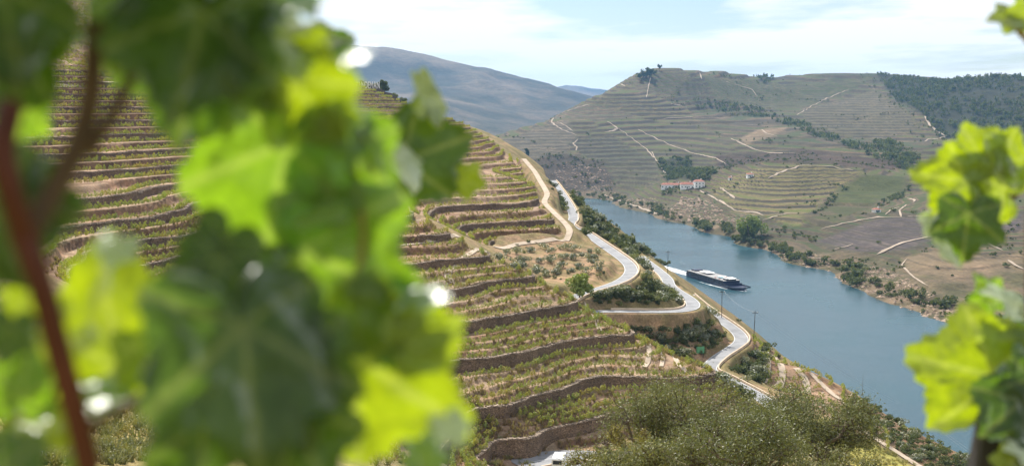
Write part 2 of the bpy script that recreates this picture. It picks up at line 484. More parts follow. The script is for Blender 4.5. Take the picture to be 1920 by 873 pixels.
# ------------------------------------------------------------------ the hills across the river
far_px = [ # shore of the far bank, then slopes and crests
 (1090,369,1449),(1150,382,1354),(1210,398,1244),(1300,425,1095),(1380,446,1002),(1430,468,919),(1480,495,835),(1560,526,756),(1650,570,666),(1740,606,607),(1840,634,568),(1920,662,533),
 (1270,352,1310),(1330,352,1290),(1160,372,1400),(1240,395,1215),(1330,400,1130),(1400,410,1040),(1380,380,1150),
 (1240,125,2300),(1290,130,2320),(1200,143,2230),(1130,176,2080),(1040,224,1900),(960,258,1760),(935,268,1700),(1010,300,1580),(1100,330,1530),(1200,325,1520),
 (1200,250,1840),(1300,200,2080),(1300,280,1690),(1380,240,1850),(1400,300,1560),(1450,250,1770),(1450,306,1500),(1100,270,1720),(1150,210,1980),(1250,165,2180),(1220,350,1400),
 (1500,311,1300),(1400,325,1290),(1600,322,1290),(1500,302,1430),(1600,308,1420),(1500,292,1520),(1600,298,1500),(1690,325,1360),(1450,360,1200),(1550,350,1240),(1650,350,1250),(1450,400,1070),(1550,400,1070),(1640,385,1120),(1440,432,962),(1500,430,960),
 (1600,440,905),(1650,410,955),(1750,405,955),(1540,462,868),(1660,470,822),(1780,482,765),(1700,515,735),(1620,500,790),(1760,560,668),(1880,505,745),(1880,440,865),(1900,385,1000),(1800,380,1040),(1840,580,640),(1900,600,612),(1720,370,1130),
 (1420,147,2500),(1340,136,2450),(1480,145,2560),(1540,147,2600),(1640,138,2500),(1700,150,2400),(1770,154,2300),(1850,144,2200),(1920,150,2120),(1920,200,1900),
 (1700,200,2010),(1600,230,1950),(1500,200,2200),(1740,262,1660),(1720,300,1500),(1880,230,1800),(1880,300,1450),(1650,268,1740),(1480,232,1900),(1560,272,1640),(1800,340,1240),(1420,190,2240),(1560,180,2320)]
far_xyz = [(-140,1500,0),(-400,1540,0),(-140,1420,-15),(-400,1440,-15),(60,1330,-15),(90,1200,-18),(120,1000,-20),(160,800,-20),(180,600,-20),(215,480,-20),(240,400,-15),(262,420,0),(330,420,25),(330,520,16),
 (-200,1750,28),(-420,1800,20),(-200,2050,10),(-60,2150,28),(60,2300,50),(120,2500,60),(150,2700,50),(300,2800,90),(-20,2000,45),(100,2200,90),(600,2950,110),(1000,2800,100),(1300,2500,120),(1300,1900,110),(1100,1300,70),(900,900,50),(650,600,40),(500,420,40),(-500,2600,60),(0,3000,20),(400,3150,40)]
tps_far = TPS([tuple(at(*p)) for p in far_px] + far_xyz, 3e-4)
fx = axis((-520,-120,10),(-120,560,3.2),(560,820,5.0),(820,1300,12))
fy = axis((420,1100,3.2),(1100,1500,4.0),(1500,2100,5.5),(2100,3100,9))
GF = Grid(fx, fy); XF, YF = GF.X, GF.Y
SF = tps_far(XF, YF)
SF = SF + np.clip(SF / 30, 0, 1) * (fbm(XF, YF, 260, 4, 21) * 7 + fbm(XF, YF, 110, 3, 15) * 3.2 + fbm(XF, YF, 60, 3, 5) * 1.4)
GF.f['S'] = SF

def fhit(u, v): return first_hit(GF, 'S', u, v, 420, 3050, 2.0)
def fpoly(pts):
    out = []
    for u, v in pts:
        h = fhit(u, v)
        if h is None:
            for k in range(1, 60):
                h = fhit(u, v + k * 2)
                if h is not None: break
        out.append((h[0], h[1]))
    return out
# ------------------------------------------------------------------ terrain materials
def terrain_mat(name, gscale, bump_d, far=False):
    m, nt, n, l, out = new_mat(name)
    a = N(nt, "Attribute", attribute_name="col")
    n1 = noise(nt, gscale, 8, 0.62); n2 = noise(nt, gscale * 7.3, 5, 0.65); n3 = noise(nt, gscale * 0.22, 4, 0.5)
    c = mixc(nt, 1.0, a.outputs["Color"], ramp(nt, n1, [(0.25, (0.52, 0.54, 0.5)), (0.5, (0.95, 0.95, 0.93)), (0.78, (1.5, 1.42, 1.34))]), 'MULTIPLY')
    c = mixc(nt, 1.0, c, ramp(nt, n2, [(0.3, (0.66, 0.66, 0.64)), (0.7, (1.3, 1.3, 1.28))]), 'MULTIPLY')
    c = mixc(nt, 1.0, c, ramp(nt, n3, [(0.3, (0.86, 0.9, 0.84)), (0.7, (1.14, 1.08, 1.06))]), 'MULTIPLY')
    if far:
        # terraces follow the contours: a leafy row on each tread, bare soil behind it, then the dark stone riser
        s = N(nt, "Attribute", attribute_name="base"); p = N(nt, "Attribute", attribute_name="period"); w_ = N(nt, "Attribute", attribute_name="rows"); vc = N(nt, "Attribute", attribute_name="vine")
        ph = math_(nt, 'FRACT', math_(nt, 'ADD', math_(nt, 'DIVIDE', s.outputs["Fac"], p.outputs["Fac"]), math_(nt, 'MULTIPLY', math_(nt, 'SUBTRACT', n3, 0.5), 0.5)))
        brk = math_(nt, 'MULTIPLY', math_(nt, 'SUBTRACT', noise(nt, gscale * 2.6, 3), 0.30), 5.0, True)
        kv = ramp(nt, ph, [(0.0, (0, 0, 0)), (0.10, (0, 0, 0)), (0.18, (1, 1, 1)), (0.52, (0.9, 0.9, 0.9)), (0.62, (0.15, 0.15, 0.15)), (1.0, (0.1, 0.1, 0.1))])
        kw = ramp(nt, ph, [(0.0, (0, 0, 0)), (0.78, (0, 0, 0)), (0.86, (1, 1, 1)), (0.97, (1, 1, 1)), (1.0, (0, 0, 0))])
        c = mixc(nt, math_(nt, 'MULTIPLY', math_(nt, 'MULTIPLY', kv, brk), w_.outputs["Fac"]), c, vc.outputs["Color"])
        c = mixc(nt, math_(nt, 'MULTIPLY', math_(nt, 'MULTIPLY', kw, 0.85), w_.outputs["Fac"]), c, (0.062, 0.055, 0.04))
    bsum = math_(nt, 'ADD', n1, math_(nt, 'MULTIPLY', n2, 0.5))
    principled(nt, out, c, 0.95, bsum, 0.75, bump_d, 0.1)
    return m
M_hill = terrain_mat('hillside_soil', 0.32, 0.35)
M_far = terrain_mat('far_hill_soil', 0.05, 2.0, True)

def stone_mat(name, ca, cb, scale):
    m, nt, n, l, out = new_mat(name)
    t = N(nt, "TexCoord"); mp = N(nt, "Mapping"); mp.inputs["Scale"].default_value = (1, 1, 2.2); l.new(t.outputs["Object"], mp.inputs[0])
    v = N(nt, "TexVoronoi"); v.inputs["Scale"].default_value = scale; l.new(mp.outputs[0], v.inputs["Vector"])
    v2 = N(nt, "TexVoronoi", feature='DISTANCE_TO_EDGE'); v2.inputs["Scale"].default_value = scale; l.new(mp.outputs[0], v2.inputs["Vector"])
    sep = N(nt, "SeparateColor"); l.new(v.outputs["Color"], sep.inputs[0])
    c = ramp(nt, sep.outputs[0], [(0.0, ca), (1.0, cb)])
    st = noise(nt, 0.25, 5)
    c = mixc(nt, 1.0, c, ramp(nt, st, [(0.3, (0.6, 0.58, 0.55)), (0.7, (1.25, 1.15, 1.05))]), 'MULTIPLY')
    gap = math_(nt, 'MULTIPLY', v2.outputs[0], 9.0, True)
    c = mixc(nt, gap, (0.045, 0.036, 0.03), c)
    principled(nt, out, c, 0.92, gap, 0.9, 0.08, 0.15)
    return m
M_wall = stone_mat('dry_stone_schist', (0.19, 0.14, 0.10), (0.32, 0.24, 0.17), 2.4)
M_cope = stone_mat('coping_stone', (0.28, 0.225, 0.18), (0.46, 0.39, 0.32), 1.8)
M_road = simple_mat('worn_asphalt', (0.27, 0.272, 0.28), 0.8, 0.2, 0.35, bump=0.1)
M_track = simple_mat('dusty_track', (0.46, 0.37, 0.28), 0.95, 0.2, 0.5)
M_kerb = simple_mat('ochre_parapet', (0.60, 0.47, 0.34), 0.9, 0.15, 0.8)
M_white = simple_mat('white_paint', (0.78, 0.78, 0.76), 0.6, 0.06, 0.5)

# ------------------------------------------------------------------ hillside colours: what the ground itself is
gyy, gxx = np.gradient(T, gy, gx)
slope = np.hypot(gxx, gyy)
n_big = fbm(X, Y, 22, 4, 31); n_sm = fbm(X, Y, 3.2, 3, 33)
def c3(*c): return np.array(c)
soil = c3(0.33, 0.232, 0.165) + n_big[..., None] * c3(0.07, 0.07, 0.06)
drygrass = c3(0.165, 0.095, 0.058) + n_sm[..., None] * c3(0.08, 0.05, 0.03)
scrub = c3(0.235, 0.19, 0.095) + n_big[..., None] * c3(0.06, 0.03, 0.02)
red = c3(0.31, 0.205, 0.13) + n_sm[..., None] * c3(0.08, 0.05, 0.04)
grass = c3(0.33, 0.30, 0.09) + n_sm[..., None] * c3(0.08, 0.05, 0.02)
def lerp(a, b, w): return a + (b - a) * w[..., None]
col = lerp(scrub, red, np.clip(n_sm * 1.6 + n_big * 0.8, 0, 0.7))
ris = np.clip((slope - 0.55) / 0.5, 0, 1)
terr = lerp(soil, drygrass, np.maximum(ris * 0.92, np.clip(n_sm * 1.3 + 0.12, 0, 0.75)))
col = lerp(col, terr, np.clip(bA + bB, 0, 1))
mO = blur(in_poly(X, Y, [(-6,326),(16,334),(24,330),(30,318),(30,300),(22,284),(8,272),(0,276),(-6,300)]), 3)
col = lerp(col, lerp(scrub, red, np.clip(0.55 + n_sm * 1.2, 0, 1)), mO)
col = lerp(col, lerp(scrub, red, np.clip(0.6 + n_sm, 0, 1)), blur(mE, 2))
nearm = np.clip((95 - Y) / 40, 0, 1)
col = lerp(col, lerp(grass, scrub, np.clip(0.35 + n_sm, 0, 1)), nearm)
mM = blur(in_poly(X, Y, [(52,190),(60,228),(66,234),(78,212),(90,180),(60,150)]), 3)
col = lerp(col, grass, mM)
col = lerp(col, lerp(drygrass * 1.25, red, np.clip(0.2 + n_sm, 0, 1)), blur(in_poly(X, Y, [(68,236),(80,212),(110,190),(130,230),(104,262),(80,268)]), 3) * 0.8)
col = lerp(col, lerp(soil, drygrass, np.clip(0.4 + n_sm, 0, 1)), blur(mD, 3))
col = lerp(col, c3(0.30, 0.235, 0.17) + 0 * X[..., None], np.clip((2.5 - T) / 2.5, 0, 1))
col = np.clip(col, 0.01, 0.8)
hill = obj('hillside', mesh_np('hillside', np.stack([X, Y, T], -1).reshape(-1, 3), GN.faces(), M_hill, True, {'col': col.reshape(-1, 3)}))
tag(hill, kind='structure')

# ------------------------------------------------------------------ contour lines of the base surface
def contours(g, k, c, lo=None, hi=None):
    Z = g.f[k]; B = Z > c
    hx = np.argwhere(B[:, :-1] != B[:, 1:]); hy = np.argwhere(B[:-1, :] != B[1:, :])
    pts = {}
    for i, j in hx:
        t = (c - Z[i, j]) / (Z[i, j + 1] - Z[i, j]); pts[(0, i, j)] = (g.xs[j] + t * (g.xs[j + 1] - g.xs[j]), g.ys[i])
    for i, j in hy:
        t = (c - Z[i, j]) / (Z[i + 1, j] - Z[i, j]); pts[(1, i, j)] = (g.xs[j], g.ys[i] + t * (g.ys[i + 1] - g.ys[i]))
    adj = {}
    cells = set()
    for (o, i, j) in pts:
        if o == 0: cells.update([(i, j), (i - 1, j)])
        else: cells.update([(i, j), (i, j - 1)])
    for i, j in cells:
        e = [q for q in ((0, i, j), (0, i + 1, j), (1, i, j), (1, i, j + 1)) if q in pts]
        if len(e) == 2: pr = [(e[0], e[1])]
        elif len(e) == 4: pr = [(e[0], e[2]), (e[1], e[3])]
        else: continue
        for a, b in pr: adj.setdefault(a, []).append(b); adj.setdefault(b, []).append(a)
    seen = set(); lines = []
    ends = [q for q in adj if len(adj[q]) == 1] + list(adj)
    for q in ends:
        if q in seen: continue
        L = [q]; seen.add(q); cur = q
        while True:
            nx_ = [w for w in adj[cur] if w not in seen]
            if not nx_: break
            cur = nx_[0]; seen.add(cur); L.append(cur)
        if len(L) > 8: lines.append(np.array([pts[w] for w in L]))
    return lines

def split_mask(L, keep, minlen):
    out = []; cur = []
    for p, k in zip(L, keep):
        if k: cur.append(p)
        else:
            if len(cur) > 1: out.append(np.array(cur))
            cur = []
    if len(cur) > 1: out.append(np.array(cur))
    return [c for c in out if np.linalg.norm(np.diff(c, axis=0), axis=1).sum() > minlen]

eps = 0.5
def grad(k, x, y):
    return np.stack([GN.sample(k, x + eps, y) - GN.sample(k, x - eps, y), GN.sample(k, x, y + eps) - GN.sample(k, x, y - eps)], -1) / (2 * eps)

def project(p):
    p = np.asarray(p, float); d = p - np.array([0, 0, H])
    yc = d[..., 1] * CP - d[..., 2] * SP; zc = d[..., 1] * SP + d[..., 2] * CP
    return CX + F * d[..., 0] / yc, CY - F * zc / yc

def seen_from_camera(P, lift=0.6):
    """which points are not hidden behind the hillside"""
    P = np.asarray(P, float); vis = np.ones(len(P), bool)
    C0 = np.array([0, 0, H])
    for t in np.linspace(0.12, 0.985, 150):
        q = C0 + (P + [0, 0, lift] - C0) * t
        vis &= GN.sample('T', q[:, 0], q[:, 1]) < q[:, 2]
    return vis

# ------------------------------------------------------------------ dry-stone terrace walls
def wall_mesh(L, ztop):
    P = resample(L, 0.8)
    g = grad('S', P[:, 0], P[:, 1]); g /= np.linalg.norm(g, axis=1)[:, None] + 1e-9
    dn = -g
    zb = GN.sample('T', P[:, 0] + dn[:, 0] * 1.1, P[:, 1] + dn[:, 1] * 1.1) - 0.3
    ztop = ztop + 0.55 * (vnoise(P[:, 0], P[:, 1], 7.0, 5) - 0.5) + 0.25 * (vnoise(P[:, 0], P[:, 1], 1.7, 6) - 0.5)
    zb = np.minimum(zb, ztop - 0.5)
    n = len(P); jit = lambda a: (rng.random(n) - 0.5) * a
    rows = []; R = 5
    for r in range(R):
        f = r / (R - 1); off = 0.62 - 0.20 * f + jit(0.10)
        rows.append(np.c_[P + dn * off[:, None], zb + (ztop - zb) * f])
    V = np.concatenate(rows + [np.c_[P - dn * 0.5, ztop], np.c_[P - dn * 0.5, zb]])
    q = []
    i = np.arange(n - 1)
    for r in range(R + 1):
        q.append(np.stack([r * n + i, r * n + i + 1, (r + 1) * n + i + 1, (r + 1) * n + i], 1))
    K = R + 2
    caps = np.array([[0, n, (K - 2) * n, (K - 1) * n], [n, 2 * n, (K - 2) * n, (K - 2) * n]])
    q = np.concatenate(q)
    ends = [np.array([[r * n + e for r in range(K)]]) for e in (0, n - 1)]
    # coping: uneven flat stones along the top
    top = []; qs = []; m = 0
    D = resample(np.c_[P, np.arange(n)], 0.55)
    for a, b in zip(D[:-1], D[1:]):
        k = int(a[2]); d_ = dn[k]; h = 0.12 + 0.16 * rng.random(); o0, o1 = 0.50 + 0.1 * rng.random(), -0.25 - 0.2 * rng.random()
        a2, b2 = a[:2], a[:2] + (b[:2] - a[:2]) * 0.97
        zt = ztop[k]
        for z in (zt - 0.05, zt + h):
            for c_ in (a2, b2):
                for o_ in (o0, o1): top.append((*(c_ + d_ * o_), z))
        qs += [(m, m + 2, m + 6, m + 4), (m + 1, m + 5, m + 7, m + 3), (m + 4, m + 6, m + 7, m + 5), (m, m + 4, m + 5, m + 1), (m + 2, m + 3, m + 7, m + 6)]
        m += 8
    return mesh_np('terrace_wall', V, [q] + ends, M_wall), mesh_np('coping', np.array(top), np.array(qs), M_cope), P

walls = []
for k, w in enumerate(W):
    if w > 124: break
    for L in contours(GN, 'S', w - 0.10):
        x, y = L[:, 0], L[:, 1]
        a = GN.sample('mA', x, y) > 0.75; b = (GN.sample('mB', x, y) > 0.75) & ((w < 84) | (x < -22)) 
        d, _ = dist_line(x, y, road_up); d2, _ = dist_line(x, y, road_low); d3, _ = dist_line(x, y, track)
        brk = (vnoise(x, y, 26, 91 + k) > 0.13) | (w < 79)
        nm = (a | b) & (d > 4) & (d2 > 4.0) & (d3 > 2.2) & brk & (y < 640) & (w > 57)
        if k in (4, 5): nm &= (x > -60)
        for c in split_mask(L, nm, 7.0):
            walls.append((k, w, c))
print('walls', len(walls))
wall_names = {0: 'lowest', 1: 'second', 2: 'third', 3: 'fourth', 4: 'fifth', 5: 'sixth', 6: 'seventh', 7: 'eighth', 8: 'ninth'}
longest = {}
for k, w, c in walls:
    P = resample(c, 1.0); u, v = project(np.c_[P, np.full(len(P), w)])
    longest.setdefault(k, []).append((len(P), u.mean()))
for k, w, c in walls:
    me, mc, P = wall_mesh(c, w)
    o = obj('terrace_wall', me); obj('coping', mc, o); o['kind'] = 'thing'
    u, v = project(np.array([P[len(P) // 2][0], P[len(P) // 2][1], w]))
    front = GN.sample('mA', P[:, 0], P[:, 1]).mean() > 0.5
    if front and k in wall_names and len(P) == max(len(resample(q, 0.8)) for kk, ww, q in walls if kk == k and GN.sample('mA', q[:, 0], q[:, 1]).mean() > 0.5):
        tag(o, f'long brown dry-stone terrace wall, {wall_names[k]} up from the yard with the white van', 'wall', 'terrace walls on the front spur')
    elif front and k < 9:
        tag(o, 'short broken-off length of dry-stone wall between the vine rows of the front spur', 'wall', 'short terrace walls')
    elif front:
        tag(o, 'grey-brown terrace wall among vines on the upper left slope behind the leaves', 'wall', 'terrace walls on the left slope')
    else:
        tag(o, 'dark stone terrace wall on the slope above the olive grove, left of the dusty track', 'wall', 'terrace walls above the olive grove')
    o['row'] = float(v)
ords = 'first second third fourth fifth sixth seventh eighth ninth tenth eleventh twelfth thirteenth fourteenth fifteenth sixteenth seventeenth eighteenth nineteenth twentieth'.split()
for g_ in ('short terrace walls', 'terrace walls on the left slope', 'terrace walls above the olive grove'):
    for i_, o in enumerate(sorted((o for o in COL.objects if o.get('group') == g_ and o.parent is None), key=lambda o: o['row'])):
        o['label'] = {'short terrace walls': 'short length of dry-stone wall among the front vine rows', 'terrace walls on the left slope': 'terrace wall on the left slope behind the leaves', 'terrace walls above the olive grove': 'dark terrace wall on the slope above the olive grove'}[g_] + ', ' + (ords[i_] if i_ < 20 else 'twenty-' + ords[i_ - 20]) + ' from the top'
for o in COL.objects:
    if 'row' in o.keys(): del o['row']

# ------------------------------------------------------------------ roads, parapets, tracks
def ribbon(P, hl, hr, lift=0.0, step=0.8, zfun=None):
    P = resample(P, step) if step else np.asarray(P); t = np.gradient(P[:, :2], axis=0); t /= np.linalg.norm(t, axis=1)[:, None] + 1e-9
    n = np.stack([-t[:, 1], t[:, 0]], 1)
    A, B = P[:, :2] + n * np.reshape(hl, (-1, 1)), P[:, :2] - n * np.reshape(hr, (-1, 1))
    za, zb = (P[:, 2] + lift, P[:, 2] + lift) if zfun is None else (zfun(A[:, 0], A[:, 1]) + lift, zfun(B[:, 0], B[:, 1]) + lift)
    V = np.empty((2 * len(P), 3)); V[0::2] = np.c_[A, za]; V[1::2] = np.c_[B, zb]
    i = np.arange(len(P) - 1) * 2
    return V, np.stack([i, i + 1, i + 3, i + 2], 1), P, n

def parapet(P, side, off, h, th, name, label):
    P = resample(P, 0.8); t = np.gradient(P[:, :2], axis=0); t /= np.linalg.norm(t, axis=1)[:, None] + 1e-9
    n = np.stack([-t[:, 1], t[:, 0]], 1) * side
    a, b = P[:, :2] + n * off, P[:, :2] + n * (off + th)
    m = len(P); V = np.concatenate([np.c_[a, P[:, 2] - 0.6], np.c_[a, P[:, 2] + h], np.c_[b, P[:, 2] + h], np.c_[b, P[:, 2] - 2.4]])
    i = np.arange(m - 1); q = np.concatenate([np.stack([r * m + i, r * m + i + 1, (r + 1) * m + i + 1, (r + 1) * m + i], 1) for r in range(3)])
    e = [np.array([[r * m + k for r in range(4)]]) for k in (0, m - 1)]
    return tag(obj(name, mesh_np(name, V, [q] + e, M_kerb)), label, 'parapet', 'road parapets')
for R_, nm, lb in ((road_up, 'road', 'upper'), (road_low, 'road', 'lower')):
    V, q, P, n = ribbon(R_, 1.75, 1.75, 0.0)
    tag(obj('road', mesh_np('road', V, q, M_road, True)), kind='structure')
    for s in (1, -1):
        V, q, _, _ = ribbon(resample(R_, 0.8), 1.64 if s > 0 else -1.55, -1.55 if s > 0 else 1.64, 0.006)
        tag(obj('road_edge_line', mesh_np('road_edge_line', V, q, M_white)), kind='structure')
ru = resample(road_up, 0.8)
i0 = int(np.argmin(np.hypot(*(ru[:, :2] - road_up[int(len(road_up) * 0.60)][:2]).T)))
parapet(ru[:i0], 1, 1.85, 0.45, 0.3, 'road_parapet', 'ochre parapet along the outer edge of the upper road bend')
parapet(ru[i0 + 6:], 1, 1.85, 0.45, 0.3, 'road_parapet', 'ochre parapet round the flat road bend above the eroded slope')
parapet(road_low, 1, 1.85, 0.45, 0.3, 'road_parapet', 'pale parapet along the lowest road bend beside the river slope')
yv = [(10 + 10 * math.cos(a) * (1 + .1 * math.sin(3 * a)), 186 + 6.8 * math.sin(a), 54.52) for a in np.linspace(0, 2 * math.pi, 28, endpoint=False)]
tag(obj('yard', mesh_np('yard', np.array(yv), np.arange(28)[None], simple_mat('yard_concrete', (0.24, 0.24, 0.25), 0.9, 0.2, 0.6))), kind='structure')
Ts = lambda x, y: GN.sample('T', x, y)
V, q, _, _ = ribbon(track, 0.95, 0.95, 0.12); tag(obj('track', mesh_np('track', V, q, M_track, True)), kind='structure')
def near_path(px, hw, lift=0.18, d0=120, d1=420):
    pts = []
    for u, v in px:
        h = first_hit(GN, 'T', u, v, d0, d1, 0.5)
        if h is not None: pts.append(h)
    P = smooth_line(np.array(pts), 2)
    V, q, _, _ = ribbon(P, hw, hw, lift, 0.7, Ts)
    return tag(obj('path', mesh_np('path', V, q, M_track, True)), kind='structure')
near_path([(1062,450),(1030,452),(990,456),(955,460),(930,465)], 0.9)
near_path([(1596,792),(1630,815),(1665,838),(1700,860),(1735,880)], 1.0)
near_path([(1434,655),(1440,675),(1438,700),(1430,716)], 0.8)
near_path([(1452,668),(1466,690),(1468,712),(1452,728)], 0.8)
near_path([(1492,690),(1512,715),(1514,738)], 0.8)
near_path([(1520,700),(1545,725),(1570,745),(1590,760)], 0.7)
near_path([(690,467),(740,462),(800,456),(840,448),(858,442)], 0.8, d0=200)
near_path([(845,530),(838,512),(848,500),(870,492),(912,472)], 0.8, d0=200)
near_path([(1100,580),(1118,602),(1124,622)], 0.5); near_path([(1216,645),(1218,670),(1208,690)], 0.5)
near_path([(1250,660),(1268,685),(1286,700)], 0.5); near_path([(1232,645),(1244,668),(1240,688)], 0.4)
near_path([(60,163),(150,163),(215,160),(262,163)], 1.2, 0.25, 250, 460)

# ------------------------------------------------------------------ vines along the terraces
M_vine = foliage_mat('vine_leaves', [(0.0, (0.15, 0.21, 0.025)), (0.45, (0.29, 0.33, 0.035)), (0.75, (0.42, 0.34, 0.05)), (1.0, (0.32, 0.18, 0.06))], 0.52)
def leaf_clump(n, rad, size, seed, up=0.35, shell=0.35):
    """n little leaf quads through an ellipsoid; returns (n*4,3) vertices"""
    r = np.random.default_rng(seed)
    d = r.normal(size=(n, 3)); d /= np.linalg.norm(d, axis=1)[:, None]
    c = d * (shell + (1 - shell) * r.random((n, 1)) ** 0.5) * np.asarray(rad)
    nn = d * 0.6 + r.normal(size=(n, 3)) * 0.6 + [0, 0, up]; nn /= np.linalg.norm(nn, axis=1)[:, None]
    a = np.cross(nn, r.normal(size=(n, 3))); a /= np.linalg.norm(a, axis=1)[:, None] + 1e-9
    b = np.cross(nn, a); s = size * (0.6 + 0.8 * r.random((n, 1)))
    return np.stack([c - a * s, c - b * s * 0.75 + nn * s * 0.2, c + a * s, c + b * s * 0.75 + nn * s * 0.2], 1).reshape(-1, 3)
def quads(n): return np.arange(n * 4).reshape(-1, 4)
def vine_proto(seed, n, size):
    v = leaf_clump(n, (0.50, 0.50, 0.55), size, seed, 0.4, 0.2) + [0, 0, 0.85]
    r = np.random.default_rng(seed + 99)
    v2 = leaf_clump(max(4, n // 4), (0.2, 0.2, 0.28), size * 0.8, seed + 5, 0.5, 0.1) + [r.normal() * 0.12, r.normal() * 0.12, 1.35 + 0.2 * r.random()]
    return np.concatenate([v, v2])
vp_hi = [vine_proto(i, 60, 0.13) for i in range(8)]; vp_lo = [vine_proto(40 + i, 22, 0.21) for i in range(6)]
trunk = MB(); trunk.tube([(0, 0, -0.2), (0.04, 0.02, 0.4), (-0.03, 0, 0.9)], [0.05, 0.04, 0.03], 4)
tv = np.concatenate(trunk.V)

def merge(protos, pos, rot, scale, idx, tint):
    Vs, Ts_ = [], []
    for k, p in enumerate(protos):
        m = idx == k
        if not m.any(): continue
        c, s = np.cos(rot[m])[:, None], np.sin(rot[m])[:, None]
        q = p[None] * scale[m][:, None, None] if scale.ndim == 1 else p[None] * scale[m][:, None, :]
        v = np.stack([q[..., 0] * c - q[..., 1] * s, q[..., 0] * s + q[..., 1] * c, q[..., 2]], -1) + pos[m][:, None, :]
        Vs.append(v.reshape(-1, 3)); Ts_.append(np.repeat(tint[m], len(p)))
    return np.concatenate(Vs), np.concatenate(Ts_)

vine_pos, vine_row = [], []
for st, key, lim in ((stA, 'mA', 150), (stB, 'mB', 170)):
    for c, k, j in st[2]:
        if c < 57.5 or c > lim: continue
        for L in contours(GN, 'S', c):
            L = resample(L, 0.78)
            L = L + rng.normal(size=L.shape) * 0.09
            x, y = L[:, 0], L[:, 1]
            keep = (GN.sample(key, x, y) > 0.7) & (rng.random(len(x)) < 0.93)
            keep &= vnoise(x, y, 9, 200 + j) > 0.13
            d, _ = dist_line(x, y, road_low); d2, _ = dist_line(x, y, road_up); d3, _ = dist_line(x, y, track)
            keep &= (d > 4.5) & (d2 > 4.5) & (d3 > 2.4) & (np.hypot((x - 11) / 14, (y - 188) / 8) > 1)
            vine_pos.append(np.c_[x, y, GN.sample('T', x, y) - 0.05][keep])
# rows on the slope beside the lower road
for c in np.arange(46, 54, 1.05):
    for L in contours(GN, 'S', c):
        L = resample(L, 0.9); x, y = L[:, 0], L[:, 1]
        keep = in_poly(x, y, polyD) & (rng.random(len(x)) < 0.75)
        vine_pos.append(np.c_[x, y, GN.sample('T', x, y) - 0.05][keep])
vine_pos = np.concatenate(vine_pos)
u, v = project(vine_pos)
infr = (u > -30) & (u < 1950) & (v > -40) & (v < 930) & (vine_pos[:, 1] < 700)
vine_pos = vine_pos[infr]
vis = seen_from_camera(vine_pos, 1.0)
vine_pos = vine_pos[vis]
u, v = project(vine_pos); nV = len(vine_pos)
print('vines', nV)
tint = np.clip(0.42 + 0.34 * fbm(vine_pos[:, 0], vine_pos[:, 1], 14, 3, 60) + 0.16 * rng.normal(size=nV) + 0.10 * (vine_pos[:, 2] > 95), 0.02, 0.9)
rot = rng.random(nV) * 6.28; scl = 0.62 + 0.38 * rng.random(nV)
openview = (u > 850) & (u < 1330) & (v < 860) & ((u < 1150) | (v < 700 + (1330 - u) * 0.25)) & (v > 500)
score = np.where(openview, vine_pos[:, 1], 1e6)
order = np.argsort(score); single = order[:300]; rest = order[300:]
vine_me = []
for i, p in enumerate(vp_hi):
    fq = quads(len(p) // 4); V = np.concatenate([p, tv])
    me = mesh_np('grapevine', V, [fq] + [q_ + len(p) for q_ in trunk.Q] + [t_ + len(p) for t_ in trunk.T], [M_vine], False, {'tint': np.full(len(V), 0.12 + 0.07 * i)})
    vine_me.append(me)
for i in single:
    k = int(np.clip(round((tint[i] - 0.12) / 0.07 + rng.normal() * 0.8), 0, 7))
    o = bpy.data.objects.new('grapevine', vine_me[k]); COL.objects.link(o)
    o.location = vine_pos[i]; o.rotation_euler = (0, 0, rot[i]); o.scale = (scl[i],) * 3
    tag(o, 'small leafy grapevine in a row between the stone walls of the front spur', 'grapevine', 'grapevines on the front spur')
far_v = vine_pos[rest, 1] > 260
for sel, pr in ((rest[~far_v], vp_hi), (rest[far_v], vp_lo)):
    Vv, tt = merge(pr, vine_pos[sel], rot[sel], scl[sel], rng.integers(0, len(pr), len(sel)), tint[sel])
    tag(obj('vine_rows', mesh_np('vine_rows', Vv, quads(len(Vv) // 4), M_vine, False, {'tint': tt})), kind='stuff')
# ------------------------------------------------------------------ land use across the river
FC = np.zeros(XF.shape + (3,)); FV = np.zeros(XF.shape + (3,))
per = np.full(XF.shape, 2.6); rows = np.full(XF.shape, 0.85); stepz = np.full(XF.shape, 2.6); stepw = np.full(XF.shape, 0.55)
# patchwork of vineyard parcels: jittered cells, each with its own soil, leaf hue and row spacing
cell = 150.0
best = np.full(XF.shape, 1e9); sec = np.full(XF.shape, 1e9); bid = np.zeros(XF.shape); 
wx, wy = XF + fbm(XF, YF, 90, 2, 71) * 30, (YF + fbm(XF, YF, 90, 2, 72) * 30) * 0.62
for ox in (-1, 0, 1):
    for oy in (-1, 0, 1):
        ix, iy = np.floor(wx / cell) + ox, np.floor(wy / cell) + oy
        jx, jy = hsh(ix, iy, 11), hsh(ix, iy, 12)
        d = np.hypot(wx - (ix + jx) * cell, wy - (iy + jy) * cell)
        m = d < best; sec = np.where(m, best, np.minimum(sec, d)); best = np.where(m, d, best); bid = np.where(m, hsh(ix, iy, 13), bid)
b2 = (bid * 7.31) % 1; b3 = (bid * 13.7) % 1
FC[:] = c3(0.175, 0.135, 0.09); FC += (bid[..., None] - 0.5) * c3(0.08, 0.05, 0.03)
FV[:] = c3(0.075, 0.112, 0.026); FV += (b2[..., None] - 0.5) * c3(0.07, 0.045, 0.015)
GF.f['edge'] = sec - best
rows = 0.6 + 0.4 * b2; stepz = (2.3 + 1.6 * ((bid * 29.3) % 1)) * np.clip(YF / 1300, .8, 3) ** 1.15; stepw = 0.55 + 0.4 * b3
